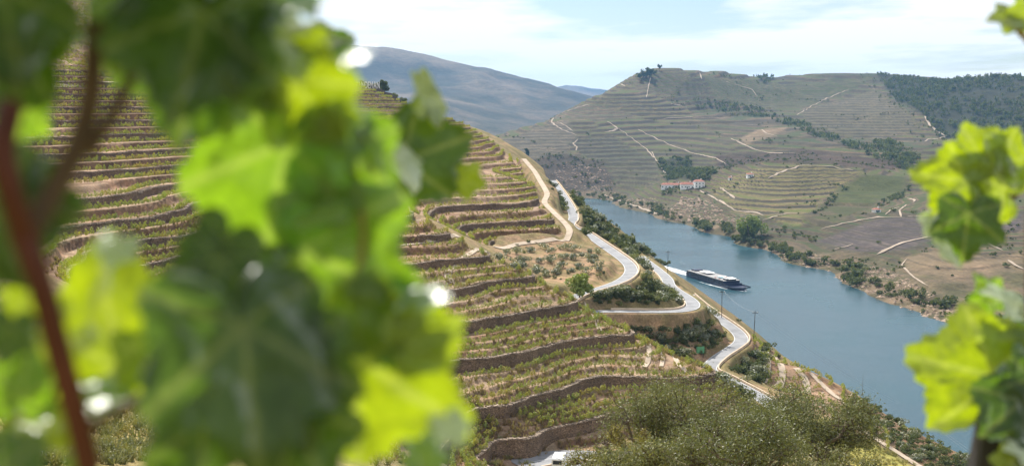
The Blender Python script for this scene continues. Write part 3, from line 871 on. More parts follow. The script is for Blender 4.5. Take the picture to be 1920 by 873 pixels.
def parcel(px, soil=None, vine=None, p=None, r=None, sz=None, sw=None, soft=1):
    m = blur(in_poly(XF, YF, fpoly(px)), soft)
    global FC, FV, per, rows, stepz, stepw
    if soil is not None: FC = lerp(FC, c3(*soil) + 0 * FC, m)
    if vine is not None: FV = lerp(FV, c3(*vine) + 0 * FV, m)
    if r is not None: rows = rows + (r - rows) * m
    if sz is not None: stepz = np.where(m > 0.5, sz, stepz)
    if sw is not None: stepw = stepw + (sw - stepw) * m
    return m
parcel([(930,268),(1000,240),(1062,222),(1085,262),(1062,285),(985,303)], (0.229,0.189,0.141), (0.096,0.092,0.052), 1.5, 0.8, 3.6, 0.75)
parcel([(1060,268),(1085,258),(1150,252),(1232,298),(1240,342),(1165,350),(1140,312),(1090,288)], (0.163,0.141,0.096), (0.074,0.089,0.033), 3.6, 1.0, 4.6, 1.0)
m_s1 = parcel([(985,303),(1060,286),(1132,302),(1150,332),(1168,372),(1090,366),(1020,340)], (0.111,0.089,0.063), r=0.0, sw=0.0)
m_s2 = parcel([(1232,300),(1290,296),(1345,322),(1330,338),(1300,342),(1250,338)], (0.074,0.074,0.037), r=0.0, sw=0.0)
parcel([(1330,352),(1400,320),(1500,306),(1622,320),(1590,338),(1540,372),(1500,425),(1450,410),(1370,392)], (0.25,0.20,0.11), (0.15,0.165,0.04), 3.3, 1.0, 3.1, 1.0)
parcel([(1555,378),(1575,350),(1622,327),(1702,331),(1692,362),(1640,380)], (0.111,0.122,0.044), (0.081,0.104,0.030), 1.0, 0.5, 1.6, 0.1)
parcel([(1498,402),(1553,379),(1642,381),(1605,404),(1530,430)], (0.148,0.122,0.074), (0.081,0.100,0.030), 4.0, 0.7, 4.0, 1.0)
parcel([(1528,452),(1600,425),(1640,411),(1760,404),(1920,396),(1920,432),(1760,442),(1700,468),(1600,474)], (0.155,0.128,0.118), (0.09,0.075,0.07), 1.3, 0.8, 2.0, 0.35)
parcel([(1690,482),(1760,468),(1860,482),(1920,470),(1920,545),(1800,545),(1740,538),(1700,512)], (0.311,0.229,0.152), (0.237,0.178,0.104), 1.2, 0.5, 2.4, 0.6)
m_s3 = parcel([(1340,292),(1500,278),(1692,303),(1640,318),(1500,304),(1350,318)], (0.115,0.08,0.06), r=0.15, sw=0.1)
m_wood = parcel([(1642,130),(1700,140),(1770,145),(1850,135),(1930,140),(1930,350),(1850,270),(1760,256),(1732,218),(1682,190)], (0.056,0.059,0.033), r=0.0, sw=0.0)
parcel([(1380,262),(1440,240),(1480,238),(1450,256),(1400,268)], (0.296,0.222,0.148), r=0.1, sw=0.1)
parcel([(1500,205),(1560,190),(1640,165),(1690,200),(1730,240),(1640,262),(1520,240)], (0.185,0.155,0.105), (0.13,0.125,0.05), 2.2, 0.85, 4.2, 0.7)
parcel([(1320,140),(1420,150),(1640,142),(1600,165),(1500,200),(1420,200),(1340,180)], (0.17,0.15,0.085), (0.085,0.115,0.03), 2.2, 0.9, 4.6, 0.75)
shore_n = fbm(XF, YF, 40, 3, 77)
m_sh = np.clip((9 + 5 * shore_n - SF) / 4, 0, 1)
FC = lerp(FC, lerp(c3(0.27, 0.20, 0.14) + 0 * FC, c3(0.14, 0.13, 0.07) + 0 * FC, np.clip(0.5 + fbm(XF, YF, 14, 3, 78) * 1.2, 0, 1)), m_sh)
rows = rows * (1 - m_sh); stepw = stepw * (1 - m_sh)
tf = SF + fbm(XF, YF, 45, 2, 79) * 0.8
fr = tf / stepz % 1
TF = SF + stepw * ((np.clip((fr - 0.80) / 0.17, 0, 1) - fr) * stepz * 0.95)
TF += m_sh * fbm(XF, YF, 16, 4, 80) * 2.2 + (m_s1 + m_s3 + m_s2) * fbm(XF, YF, 18, 3, 82) * 2.0
TF = np.where(SF < 0.4, np.minimum(TF, SF), TF)
TF = np.where((XF < 60) & (YF < 1300), np.minimum(TF, -12), TF)
GF.f['T'] = TF
hillf = obj('far_hills', mesh_np('far_hills', np.stack([XF, YF, TF], -1).reshape(-1, 3), GF.faces(), M_far, True,
    {'col': np.clip(FC * 0.66, 0.02, 0.6).reshape(-1, 3), 'vine': np.clip(FV * 0.72, 0.02, 0.5).reshape(-1, 3), 'period': stepz.ravel(), 'rows': rows.ravel(), 'base': tf.ravel()}))
tag(hillf, kind='structure')

# ------------------------------------------------------------------ mountains down the valley
mx = axis((-3200,-1100,60),(-1100,900,22),(900,2600,80)); my = axis((2700,5600,28),(5600,11000,90))
GM = Grid(mx, my); XM, YM = GM.X, GM.Y
m_px = [(690,90,5000),(760,96,5000),(820,110,4950),(900,131,4800),(1000,162,4600),(1060,185,4500),(1110,205,4300),(700,160,4300),(800,180,4000),(900,200,3800),(960,225,3500),(880,250,3100),(920,262,3050),(1000,235,3500),(600,85,5100),(450,80,5200),(300,90,5200),(1150,225,4100),
  (1040,166,8500),(1070,163,8600),(1120,172,8500),(1180,185,8300),(980,172,8500),(860,160,8300)]
m_xyz = [(-600,5800,200),(300,5600,120),(900,5200,40),(1600,5000,100),(-1800,5200,380),(-2800,5000,350),(-2500,3200,200),(-1500,3000,120),(-900,2900,60),(1500,3000,60),(2400,3500,120),(0,6500,60),(800,7000,60),(-600,10500,100),(800,10500,80),(2400,9000,100),(-2800,9500,150),(500,2800,20)]
SM = TPS([tuple(at(*p)) for p in m_px] + m_xyz, 1e-4)(XM, YM)
rid = 1 - np.abs(fbm(XM, YM, 900, 5, 41))
SM = SM + (rid - 0.9) * 85 * np.clip(SM / 150, 0, 1) + fbm(XM, YM, 200, 4, 44) * 14
GM.f['T'] = SM
nm = fbm(XM, YM, 300, 4, 46); nm2 = fbm(XM, YM, 70, 3, 47)
MC = lerp(c3(0.06, 0.06, 0.038) + 0 * XM[..., None], c3(0.22, 0.17, 0.12) + 0 * XM[..., None], np.clip(0.35 + nm * 1.1 + nm2 * 0.5, 0, 1))
mt = obj('mountains', mesh_np('mountains', np.stack([XM, YM, SM], -1).reshape(-1, 3), GM.faces(), M_far, True,
    {'col': MC.reshape(-1, 3), 'vine': (MC * 0.7).reshape(-1, 3), 'period': np.full(SM.size, 9.0), 'rows': np.clip(nm2.ravel() + 0.3, 0, 0.6), 'base': SM.ravel()}))
tag(mt, kind='structure')

# ------------------------------------------------------------------ river
m, nt, n_, l_, out = new_mat('river_water')
n1 = noise(nt, 0.16, 6, 0.6, mapscale=(1.0, 0.55, 1)); n2 = noise(nt, 1.3, 4, 0.6); n3 = noise(nt, 0.012, 3, 0.5)
b = N(nt, "BsdfPrincipled")
l_.new(ramp(nt, n3, [(0.35, (0.014, 0.055, 0.075)), (0.65, (0.022, 0.075, 0.095))]), b.inputs["Base Color"])
b.inputs["IOR"].default_value = 1.33
l_.new(ramp(nt, n3, [(0.4, (0.16,) * 3), (0.6, (0.28,) * 3)]), b.inputs["Roughness"])
hsum = math_(nt, 'ADD', n1, math_(nt, 'MULTIPLY', n2, 0.35))
bm = N(nt, "Bump"); bm.inputs["Strength"].default_value = 0.55; bm.inputs["Distance"].default_value = 0.5
l_.new(hsum, bm.inputs["Height"]); l_.new(bm.outputs[0], b.inputs["Normal"]); l_.new(b.outputs[0], out.inputs[0])
M_water = m
wg = Grid(axis((-3300, 2700, 300)), axis((-20, 11000, 300)))
tag(obj('river', mesh_np('river', np.stack([wg.X, wg.Y, 0 * wg.X], -1).reshape(-1, 3), wg.faces(), M_water)), kind='structure')

# ------------------------------------------------------------------ tracks on the far hill
Tf = lambda x, y: GF.sample('T', x, y)
M_ftrack = simple_mat('far_track', (0.36, 0.29, 0.22), 0.95, 0.25, 0.05)
def far_path(px, hw=1.8, lift=0.5):
    hw *= 0.52
    P = []
    for (a, b_) in zip(px[:-1], px[1:]):
        for t in np.linspace(0, 1, 5)[:-1]:
            h = first_hit(GF, 'T', a[0] + (b_[0] - a[0]) * t, a[1] + (b_[1] - a[1]) * t, 420, 3050, 1.5)
            if h is not None: P.append(h)
    h = first_hit(GF, 'T', *px[-1], 420, 3050, 1.5)
    if h is not None: P.append(h)
    if len(P) < 3: return
    Q = [P[0]]
    for p in P[1:]:
        if abs(p[1] - Q[-1][1]) < 160: Q.append(p)
    P = smooth_line(np.array(Q), 2)
    P = resample(P, 4.0); tw = hw * np.clip(np.minimum(np.arange(len(P)), np.arange(len(P))[::-1]) / 3.0 + .25, 0, 1) * (0.75 + .5 * vnoise(P[:, 0], P[:, 1], 15, 3))
    V, q, _, _ = ribbon(P, tw, tw, lift, None, Tf)
    tag(obj('path', mesh_np('path', V, q, M_ftrack, True)), kind='structure')
for px, w in (([(1075,205),(1058,210),(1036,222),(1034,230),(1050,242),(1066,248),(1082,254)], 2.2), ([(1044,228),(1060,236),(1074,246)], 1.6), ([(1084,262),(1074,270),(1082,276),(1080,283)], 2.2),
   ([(1138,228),(1150,235),(1158,241),(1150,246),(1134,248)], 2.6), ([(1158,240),(1180,256),(1196,268),(1212,280),(1226,296)], 1.5), ([(1196,243),(1225,258),(1262,274),(1300,288),(1340,296),(1354,304),(1384,322)], 2.0),
   ([(1370,260),(1396,272),(1412,280),(1440,287),(1490,288)], 2.2), ([(1258,196),(1276,198),(1290,203)], 2.0), ([(1240,224),(1262,222),(1280,221),(1330,222),(1376,221)], 1.4),
   ([(1312,136),(1316,150)], 2.4), ([(1164,158),(1172,162)], 2.5), ([(1068,207),(1090,200),(1108,196)], 2.4), ([(1220,146),(1216,162),(1212,184)], 1.6), ([(1350,150),(1410,168),(1420,182)], 1.6),
   ([(1428,243),(1436,250),(1458,256)], 2.0), ([(1494,216),(1520,200),(1548,186),(1592,168)], 2.2), ([(1500,206),(1540,199),(1590,192)], 1.3), ([(1734,218),(1744,236),(1766,252),(1778,256),(1720,266)], 3.0),
   ([(1440,336),(1462,324),(1506,310),(1540,311),(1600,320)], 2.2), ([(1312,358),(1340,372),(1380,396),(1440,402)], 2.0), ([(1350,352),(1364,362),(1378,372)], 1.6), ([(1430,414),(1448,408),(1478,400),(1500,400)], 2.0),
   ([(1540,430),(1580,420),(1620,412),(1640,409),(1700,407),(1760,405),(1830,402)], 2.0), ([(1690,408),(1686,395),(1700,384)], 1.4), ([(1660,403),(1672,393),(1688,388)], 1.4), ([(1644,478),(1660,470),(1690,456),(1730,447),(1760,441)], 2.6),
   ([(1700,372),(1716,376),(1712,380)], 1.6), ([(1656,296),(1666,298)], 3.0), ([(1700,486),(1690,498),(1712,520),(1740,538)], 1.2), ([(1890,488),(1900,496),(1920,506)], 2.2), ([(1850,440),(1852,458),(1880,470)], 1.6),
   ([(1130,366),(1160,376),(1200,390),(1232,402)], 2.2), ([(1480,486),(1500,482),(1540,486)], 1.2), ([(1560,470),(1590,462),(1600,458)], 1.4), ([(1400,235),(1470,238),(1540,246)], 1.2), ([(1250,330),(1230,300),(1222,285)], 1.2)):
    far_path(px, w)

# ------------------------------------------------------------------ scrub, bushes and woods across the river
M_bush = foliage_mat('bush_leaves', [(0.0, (0.03, 0.05, 0.018)), (0.4, (0.075, 0.10, 0.032)), (0.7, (0.14, 0.15, 0.05)), (1.0, (0.24, 0.26, 0.06))], 0.25, 0.6, 0.03)
def bush_proto(seed, n, size, lobes=4, tall=1.0):
    r = np.random.default_rng(seed); out = []
    for k in range(lobes):
        c = np.array([r.normal() * 0.38, r.normal() * 0.38, 0.55 * tall + r.random() * 0.5 * tall])
        rad = np.array([0.42, 0.42, 0.40 * tall]) * (0.75 + 0.5 * r.random())
        out.append(leaf_clump(n // lobes, rad, size, seed * 31 + k, 0.45, 0.55) + c)
    return np.concatenate(out)
bp_far = [bush_proto(i, 40, 0.30, 4) for i in range(6)]
tp_far = [bush_proto(60 + i, 44, 0.28, 4, 1.5) for i in range(6)]
def scatter_far(poly_px, dens, smin, smax, protos, name='scrub', tmu=0.3, mask=None, kind='stuff', tsd=0.16):
    P = np.array(fpoly(poly_px)) if poly_px else None
    x0, x1, y0, y1 = P[:, 0].min(), P[:, 0].max(), P[:, 1].min(), P[:, 1].max()
    n = int((x1 - x0) * (y1 - y0) * dens)
    x, y = x0 + rng.random(n) * (x1 - x0), y0 + rng.random(n) * (y1 - y0)
    k = in_poly(x, y, [tuple(p) for p in P]) & (vnoise(x, y, 45, 5) + 0.5 * vnoise(x, y, 14, 6) > 0.55)
    x, y = x[k], y[k]; z = GF.sample('T', x, y) - 0.3
    return np.c_[x, y, z], smin + (smax - smin) * rng.random(len(x)) ** 1.6
pts, scs, tns, tall = [], [], [], []
def put(poly, dens, a, b_, tmu, tl=0):
    p, s = scatter_far(poly, dens, a, b_, None)
    pts.append(p); scs.append(s); tns.append(np.clip(tmu + 0.15 * rng.normal(size=len(s)), 0, 1)); tall.append(np.full(len(s), tl))
put([(985,303),(1060,286),(1132,302),(1150,332),(1168,372),(1090,366),(1020,340)], 0.012, 1.6, 4.5, 0.25)
put([(1232,300),(1290,296),(1345,322),(1330,338),(1300,342),(1250,338)], 0.035, 3, 6.5, 0.18)
put([(1642,134),(1700,144),(1770,150),(1850,138),(1930,142),(1930,350),(1850,270),(1760,256),(1732,218),(1682,190)], 0.013, 3, 7.5, 0.16, 1)
put([(1600,135),(1642,130),(1700,150),(1732,218),(1760,256),(1850,270),(1800,300),(1740,275),(1690,225),(1650,190)], 0.0016, 2, 5, 0.2, 1)
put([(1300,186),(1380,192),(1440,206),(1560,252),(1700,294),(1742,330),(1690,318),(1560,266),(1440,222),(1300,200)], 0.014, 2.5, 6.5, 0.2, 1)
put([(1250,195),(1300,188),(1320,196),(1262,205)], 0.01, 2, 4, 0.2)
put([(1640,268),(1700,276),(1740,322),(1690,312),(1650,290)], 0.016, 4, 8.5, 0.2, 1)
put([(1340,296),(1500,284),(1692,309),(1640,322),(1500,306),(1350,322)], 0.008, 1.5, 3.6, 0.25)
put([(1536,392),(1560,368),(1622,326),(1640,322),(1580,358),(1548,392),(1500,412)], 0.05, 2.2, 4.5, 0.2)
put([(1640,382),(1690,362),(1702,340),(1708,350),(1692,372),(1650,388)], 0.03, 2, 4.2, 0.2)
put([(1410,140),(1450,134),(1455,152),(1420,158)], 0.014, 3, 7, 0.15, 1)
put([(1240,342),(1290,352),(1300,362),(1240,366)], 0.03, 2, 4.5, 0.2)
put([(1320,136),(1400,144),(1400,149),(1330,141)], 0.01, 2, 4.5, 0.2, 1)
put([(1190,398),(1300,372),(1400,400),(1400,440),(1300,420)], 0.006, 1.2, 3, 0.25)
put([(1600,480),(1690,490),(1700,512),(1760,556),(1840,590),(1840,620),(1740,590),(1640,548),(1560,508)], 0.02, 1.2, 3.4, 0.3)
put([(1030,340),(1130,366),(1160,378),(1090,362)], 0.02, 2, 4.5, 0.3)
put([(1830,420),(1925,410),(1925,500),(1850,505)], 0.006, 1.5, 4, 0.3)
put([(1430,425),(1530,440),(1600,480),(1500,470)], 0.012, 1.5, 3.5, 0.28)
n = 26000; x, y = -100 + rng.random(n) * 1000, 600 + rng.random(n) * 2000
k = (GF.sample('edge', x, y) < 5) & (vnoise(x, y, 60, 8) > .52) & (GF.sample('S', x, y) > 6); k |= (rng.random(n) < .012) & (GF.sample('S', x, y) > 6)
x, y = x[k], y[k]; pts.append(np.c_[x, y, GF.sample('T', x, y) - .3]); scs.append(1.3 + 2.6 * rng.random(len(x)) ** 2); tns.append(np.clip(.22 + .15 * rng.normal(size=len(x)), 0, 1)); tall.append(np.zeros(len(x)))
pts_, scs_, tns_, tall_ = map(np.concatenate, (pts, scs, tns, tall))
u, v = project(pts_)
ok = (u > 900) & (u < 1960)
pts_, scs_, tns_, tall_ = pts_[ok], scs_[ok], tns_[ok], tall_[ok]
print('far scrub', len(pts_))
for tl, pr, nm_ in ((0, bp_far, 'scrub'), (1, tp_far, 'woodland')):
    s = tall_ == tl
    Vv, tt = merge(pr, pts_[s], rng.random(s.sum()) * 6.28, scs_[s] * 0.62, rng.integers(0, 6, s.sum()), tns_[s])
    tag(obj(nm_, mesh_np(nm_, Vv, quads(len(Vv) // 4), M_bush, False, {'tint': tt})), kind='stuff')

# bushes along the far bank, one by one
bush_me = []
for i in range(8):
    p = bush_proto(200 + i, 150, 0.155, 5, 0.9 + 0.06 * i)
    bush_me.append(mesh_np('bush', p, quads(len(p) // 4), M_bush, False, {'tint': np.full(len(p), 0.10 + 0.075 * i)}))
shore = []
for L in contours(GF, 'S', 1.2):
    shore.append(resample(L, 5.0))
shore = np.concatenate(shore)
u, v = project(np.c_[shore, np.full(len(shore), 1.0)])
shore = shore[(u > 1070) & (u < 1935) & (shore[:, 1] < 1480)]
nb = 0
for p in shore:
    for r_ in range(2 if p[1] < 1100 else 1):
        if rng.random() < 0.22: continue
        off = rng.random() ** 1.5 * 12
        g = np.array([GF.sample('S', p[0] + 3, p[1]) - GF.sample('S', p[0] - 3, p[1]), GF.sample('S', p[0], p[1] + 3) - GF.sample('S', p[0], p[1] - 3)]); g /= np.linalg.norm(g) + 1e-9
        q = p + g * (off - 1.0) + rng.normal(size=2) * 1.2
        z = float(GF.sample('T', q[0], q[1]))
        if z < 0.05 or nb >= 290: continue
        k = int(np.clip(rng.normal(2.4, 1.6), 0, 7))
        o = bpy.data.objects.new('bush', bush_me[k]); COL.objects.link(o)
        s = (2.0 + 3.2 * rng.random() ** 1.5); o.location = (q[0], q[1], z - 0.3); o.scale = (s, s, s * (0.8 + 0.3 * rng.random())); o.rotation_euler = (0, 0, rng.random() * 6.28)
        tag(o, 'low riverside bush on the rocky far bank at the water', 'bush', 'bushes along the far bank'); nb += 1
print('bank bushes', nb)
M_rock = simple_mat('shore_rock', (0.34, 0.25, 0.18), 0.95, 0.4, 0.4, bump=0.8, bdist=0.3)
rv, rf_ = [], []
r0 = np.array([(1, 0, 0), (-1, 0, 0), (0, 1, 0), (0, -1, 0), (0, 0, 1), (0, 0, -1)], float)
r0f = np.array([(0, 2, 4), (2, 1, 4), (1, 3, 4), (3, 0, 4), (2, 0, 5), (1, 2, 5), (3, 1, 5), (0, 3, 5)])
def rocks(poly, n, smin, smax):
    P = np.array(fpoly(poly)); lo, hi = P.min(0), P.max(0)
    q = lo + rng.random((n * 3, 2)) * (hi - lo); q = q[in_poly(q[:, 0], q[:, 1], [tuple(p) for p in P])][:n]
    for x, y in q:
        s = smin + (smax - smin) * rng.random() ** 2
        v_ = r0 * s * (0.5 + rng.random((6, 3))) * [1.3, 1.0, 0.6]; a = rng.random() * 6.28
        v_ = np.c_[v_[:, 0] * math.cos(a) - v_[:, 1] * math.sin(a), v_[:, 0] * math.sin(a) + v_[:, 1] * math.cos(a), v_[:, 2]]
        rf_.append(r0f + len(rv) * 6); rv.append(v_ + [x, y, GF.sample('T', x, y)])
rocks([(1240,412),(1280,366),(1320,372),(1380,410),(1400,440),(1300,418)], 700, 0.5, 2.2)
rocks([(1560,520),(1640,500),(1700,520),(1780,570),(1840,600),(1840,625),(1740,598),(1650,560)], 700, 0.4, 1.8)
rocks([(1460,490),(1470,470),(1540,480),(1560,500),(1550,520)], 260, 0.4, 1.6)
rocks([(1020,345),(1060,300),(1140,320),(1160,368),(1090,364)], 380, 0.6, 2.0)
rocks([(1150,378),(1230,370),(1250,400),(1210,396)], 260, 0.5, 1.8)
tag(obj('rocks', mesh_np('rocks', np.concatenate(rv), np.concatenate(rf_), M_rock)), kind='stuff')
# ------------------------------------------------------------------ ship and its wake
M_navy = simple_mat('navy_hull', (0.010, 0.018, 0.055), 0.35, 0.15, 0.4, spec=0.5, bump=0.02)
M_hullg = simple_mat('grey_hull_trim', (0.10, 0.115, 0.15), 0.4, 0.1, 0.4)
M_deck = simple_mat('pale_deck', (0.34, 0.33, 0.32), 0.7, 0.15, 0.5)
M_glass = simple_mat('dark_window_glass', (0.02, 0.03, 0.045), 0.12, 0.2, 1.0, spec=0.6, bump=0.0)
M_awn = simple_mat('white_awning', (0.82, 0.82, 0.80), 0.7, 0.04, 0.5)
M_redd = simple_mat('red_furnishing', (0.42, 0.10, 0.06), 0.7, 0.2, 1.0)
M_pool = simple_mat('pool_water', (0.12, 0.45, 0.48), 0.1, 0.1, 1.0)
M_steel = simple_mat('grey_steel', (0.30, 0.31, 0.32), 0.5, 0.1, 1.0, metal=0.4)
st_, bw_ = atz(1300, 517, 0), atz(1394, 545, 0)
ship = empty('river_cruise_ship', ((st_ + bw_) / 2), 0)
hd = bw_ - st_; ship.rotation_euler = (0, 0, math.atan2(hd[1], hd[0])); ship.scale = (1, 1, 0.54)
SL = float(np.linalg.norm(hd)); 
tag(ship, 'long dark blue river cruise ship with white sun deck, trailing a wake', 'ship')
def hull_ring(z, fl, x0, x1, bw):
    xs = np.linspace(x0, x1, 24); out = []
    for s in (1, -1):
        for x in (xs if s > 0 else xs[::-1]):
            t = (x - x0) / (x1 - x0)
            w = bw * min(1, (1 - max(0, (t - 0.86) / 0.14) ** 2.2)) * (1 - 0.10 * max(0, (0.06 - t) / 0.06))
            out.append((x, s * max(w, 0.12), z))
    return out
def loft(rings):
    n = len(rings[0]); V = np.array([p for r in rings for p in r]); q = []
    for k in range(len(rings) - 1):
        for i in range(n):
            j = (i + 1) % n; q.append((k * n + i, k * n + j, (k + 1) * n + j, (k + 1) * n + i))
    return V, q, n
L2 = SL / 2; BW = 5.9
rg = [hull_ring(-1.0, 0, -L2, L2 - 1.5, BW - .5), hull_ring(0.0, 0, -L2, L2 - 0.6, BW - .15), hull_ring(1.6, 0, -L2, L2, BW), hull_ring(2.6, 0, -L2, L2 + .3, BW)]
V, q, n = loft(rg); V = np.concatenate([V, V[-n:]])
hull = obj('hull', mesh_np('hull', V, [np.array(q), np.array([[len(V) - n + i for i in range(n)]])], M_navy), ship)
fg = [hull_ring(2.6, 0, L2 - 14, L2 + .3, BW), hull_ring(4.0, 0, L2 - 14, L2 + .7, BW)]
V, q, n = loft(fg); obj('bow_bulwark', mesh_np('bow_bulwark', V, np.array(q), M_hullg), ship)
mb = MB(); mb.box(-L2 + 0.6, L2 - 12.5, -BW + .15, BW - .15, 2.6, 5.2); lower = mb.build('lower_cabin_deck', M_navy, ship)
mb = MB(); mb.box(-L2 + 1.6, L2 - 15, -BW + .25, BW - .25, 5.2, 7.7); upper = mb.build('upper_cabin_deck', M_navy, ship)
for dk, z0, z1, x1_ in ((lower, 3.2, 4.7, L2 - 15), (upper, 5.7, 7.2, L2 - 18)):
    wm = None
    for s in (1, -1):
        for x in np.arange(-L2 + 4, x1_, 3.6):
            if wm is None:
                b_ = MB(); b_.box(-1.35, 1.35, -0.02, 0.02, z0, z1); wm = b_.mesh('window', M_glass)
            o = obj('window', wm, dk); o.location = (x, s * (BW - .13 if dk is lower else BW - .23), 0)
for s in (1, -1):
    b_ = MB()
    for x in np.arange(-L2 + 2.2, L2 - 15, 3.6): b_.box(x, x + 0.12, s * BW - .06 * s - .06, s * BW - .06 * s + .06, 5.2, 8.5)
    b_.box(-L2 + 1.6, L2 - 15, s * BW - .06, s * BW + .06, 8.45, 8.55); b_.box(-L2 + 1.6, L2 - 15, s * BW - .03, s * BW + .03, 8.05, 8.1)
    b_.build('railing', M_hullg, ship)
mb = MB(); mb.box(-L2 + 1.2, L2 - 14.6, -BW + .05, BW - .05, 7.7, 7.95); mb.build('sun_deck', M_deck, ship)
mb = MB(); mb.box(L2 - 20, L2 - 15.5, -3.4, 3.4, 7.95, 10.0); wh = mb.build('wheelhouse', M_glass, ship)
mb = MB(); mb.box(L2 - 20.6, L2 - 15.2, -3.6, 3.6, 10.0, 10.25); mb.build('roof', M_awn, wh)
for x0, x1_, w_ in ((-L2 + 14, -L2 + 25, 3.0), (-L2 + 38, -L2 + 42, 2.4), (-L2 + 50, -L2 + 53.5, 2.4)):
    mb = MB(); mb.box(x0, x1_, -w_, w_, 9.9, 10.05)
    o = mb.build('awning', M_awn, ship); mb = MB()
    for x in (x0 + .3, (x0 + x1_) / 2, x1_ - .3):
        for s in (1, -1): mb.box(x - .06, x + .06, s * w_ * .95 - .06, s * w_ * .95 + .06, 7.95, 9.9)
    mb.build('awning_post', M_steel, o)
mb = MB(); mb.box(L2 - 30, L2 - 25.5, -2, 2, 7.95, 8.2); mb.build('pool', M_pool, ship)
for x in np.arange(-L2 + 32, L2 - 22, 2.6):
    for s in (1, -1):
        if rng.random() < .35: continue
        mb = MB(); mb.box(x, x + 1.5, s * 3.8 - .35, s * 3.8 + .35, 7.95, 8.35); mb.box(x + 1.3, x + 1.5, s * 3.8 - .35, s * 3.8 + .35, 8.35, 8.85)
        mb.build('deck_chair', M_redd if rng.random() < .45 else M_awn, ship)
mb = MB(); mb.tube([(L2 - 17, 0, 10.3), (L2 - 17, 0, 13.2)], 0.09, 5); mb.box(L2 - 17.6, L2 - 16.4, -.7, .7, 11.6, 11.75); mb.build('mast', M_steel, ship)
mb = MB(); mb.tube([(L2 + .2, 0, 3.8), (L2 + .2, 0, 6.4)], 0.06, 5); mb.build('jackstaff', M_steel, ship)
mb = MB(); mb.box(-L2 + 3, -L2 + 8, -3, 3, 7.95, 9.6); mb.build('stern_house', M_navy, ship)
m, nt, n_, l_, out = new_mat('wake_foam')
tr = N(nt, "BsdfTransparent"); df = N(nt, "BsdfDiffuse"); df.inputs[0].default_value = (0.8, 0.84, 0.86, 1)
at_ = N(nt, "Attribute", attribute_name='foam')
k = math_(nt, 'MULTIPLY', math_(nt, 'SUBTRACT', math_(nt, 'ADD', noise(nt, 0.35, 7, 0.7), at_.outputs["Fac"]), 0.80), 3.5, True)
mx_ = N(nt, "MixShader"); l_.new(k, mx_.inputs[0]); l_.new(tr.outputs[0], mx_.inputs[1]); l_.new(df.outputs[0], mx_.inputs[2]); l_.new(mx_.outputs[0], out.inputs[0])
M_foam = m
def foam_strip(P, W_, A):
    P = np.array(P, float); W_ = np.array(W_, float); A = np.array(A, float); n = 48
    t = np.linspace(0, 1, n); tt = np.linspace(0, 1, len(P)); P = np.stack([np.interp(t, tt, P[:, k]) for k in range(2)], 1); W_ = np.interp(t, tt, W_); A = np.interp(t, tt, A)
    d = np.gradient(P, axis=0); d /= np.linalg.norm(d, axis=1)[:, None]; nn = np.stack([-d[:, 1], d[:, 0]], 1)
    V, a = [], []
    for k, f in ((-1, 0), (-.5, .8), (0, 1), (.5, .8), (1, 0)):
        V.append(np.c_[P + nn * (W_ * k)[:, None], np.full(n, 0.02)]); a.append(A * f)
    i = np.arange(n - 1); q = np.concatenate([np.stack([r * n + i, r * n + i + 1, (r + 1) * n + i + 1, (r + 1) * n + i], 1) for r in range(4)])
    return np.concatenate(V), q, np.concatenate(a)
hu = hd[:2] / SL; pu = np.array([-hu[1], hu[0]])
S0, B0 = st_[:2], bw_[:2]
Vs, Qs, As, nn_ = [], [], [], 0
for P, W_, A in (([S0 + hu * 3, S0 - hu * 25, S0 - hu * 70 - pu * 1, S0 - hu * 130 - pu * 4, S0 - hu * 200 - pu * 12], [5, 7, 9, 11, 15], [0.75, 0.68, 0.5, 0.42, 0.15]),
                 ([S0 - hu * 8 - pu * 8, S0 - hu * 60 - pu * 22, S0 - hu * 150 - pu * 46], [3, 4, 5], [0.30, 0.26, 0.10]),
                 ([S0 - hu * 8 + pu * 8, S0 - hu * 60 + pu * 22, S0 - hu * 150 + pu * 46], [3, 4, 5], [0.30, 0.26, 0.10]),
                 ([B0 + hu * 2.5, B0 - hu * 10 - pu * 6.3, B0 - hu * 26 - pu * 7.6, B0 - hu * 45 - pu * 8.6], [1.2, 1.3, 1.5, 1.2], [0.6, 0.42, 0.6, 0.3]),
                 ([B0 + hu * 2.5, B0 - hu * 10 + pu * 6.3, B0 - hu * 26 + pu * 7.6, B0 - hu * 45 + pu * 8.6], [1.2, 1.3, 1.5, 1.2], [0.6, 0.42, 0.6, 0.3])):
    V, q, a = foam_strip(P, W_, A); Vs.append(V); Qs.append(q + nn_); As.append(a); nn_ += len(V)
tag(obj('wake_foam', mesh_np('wake_foam', np.concatenate(Vs), np.concatenate(Qs), M_foam, True, {'foam': np.concatenate(As)})), kind='stuff')

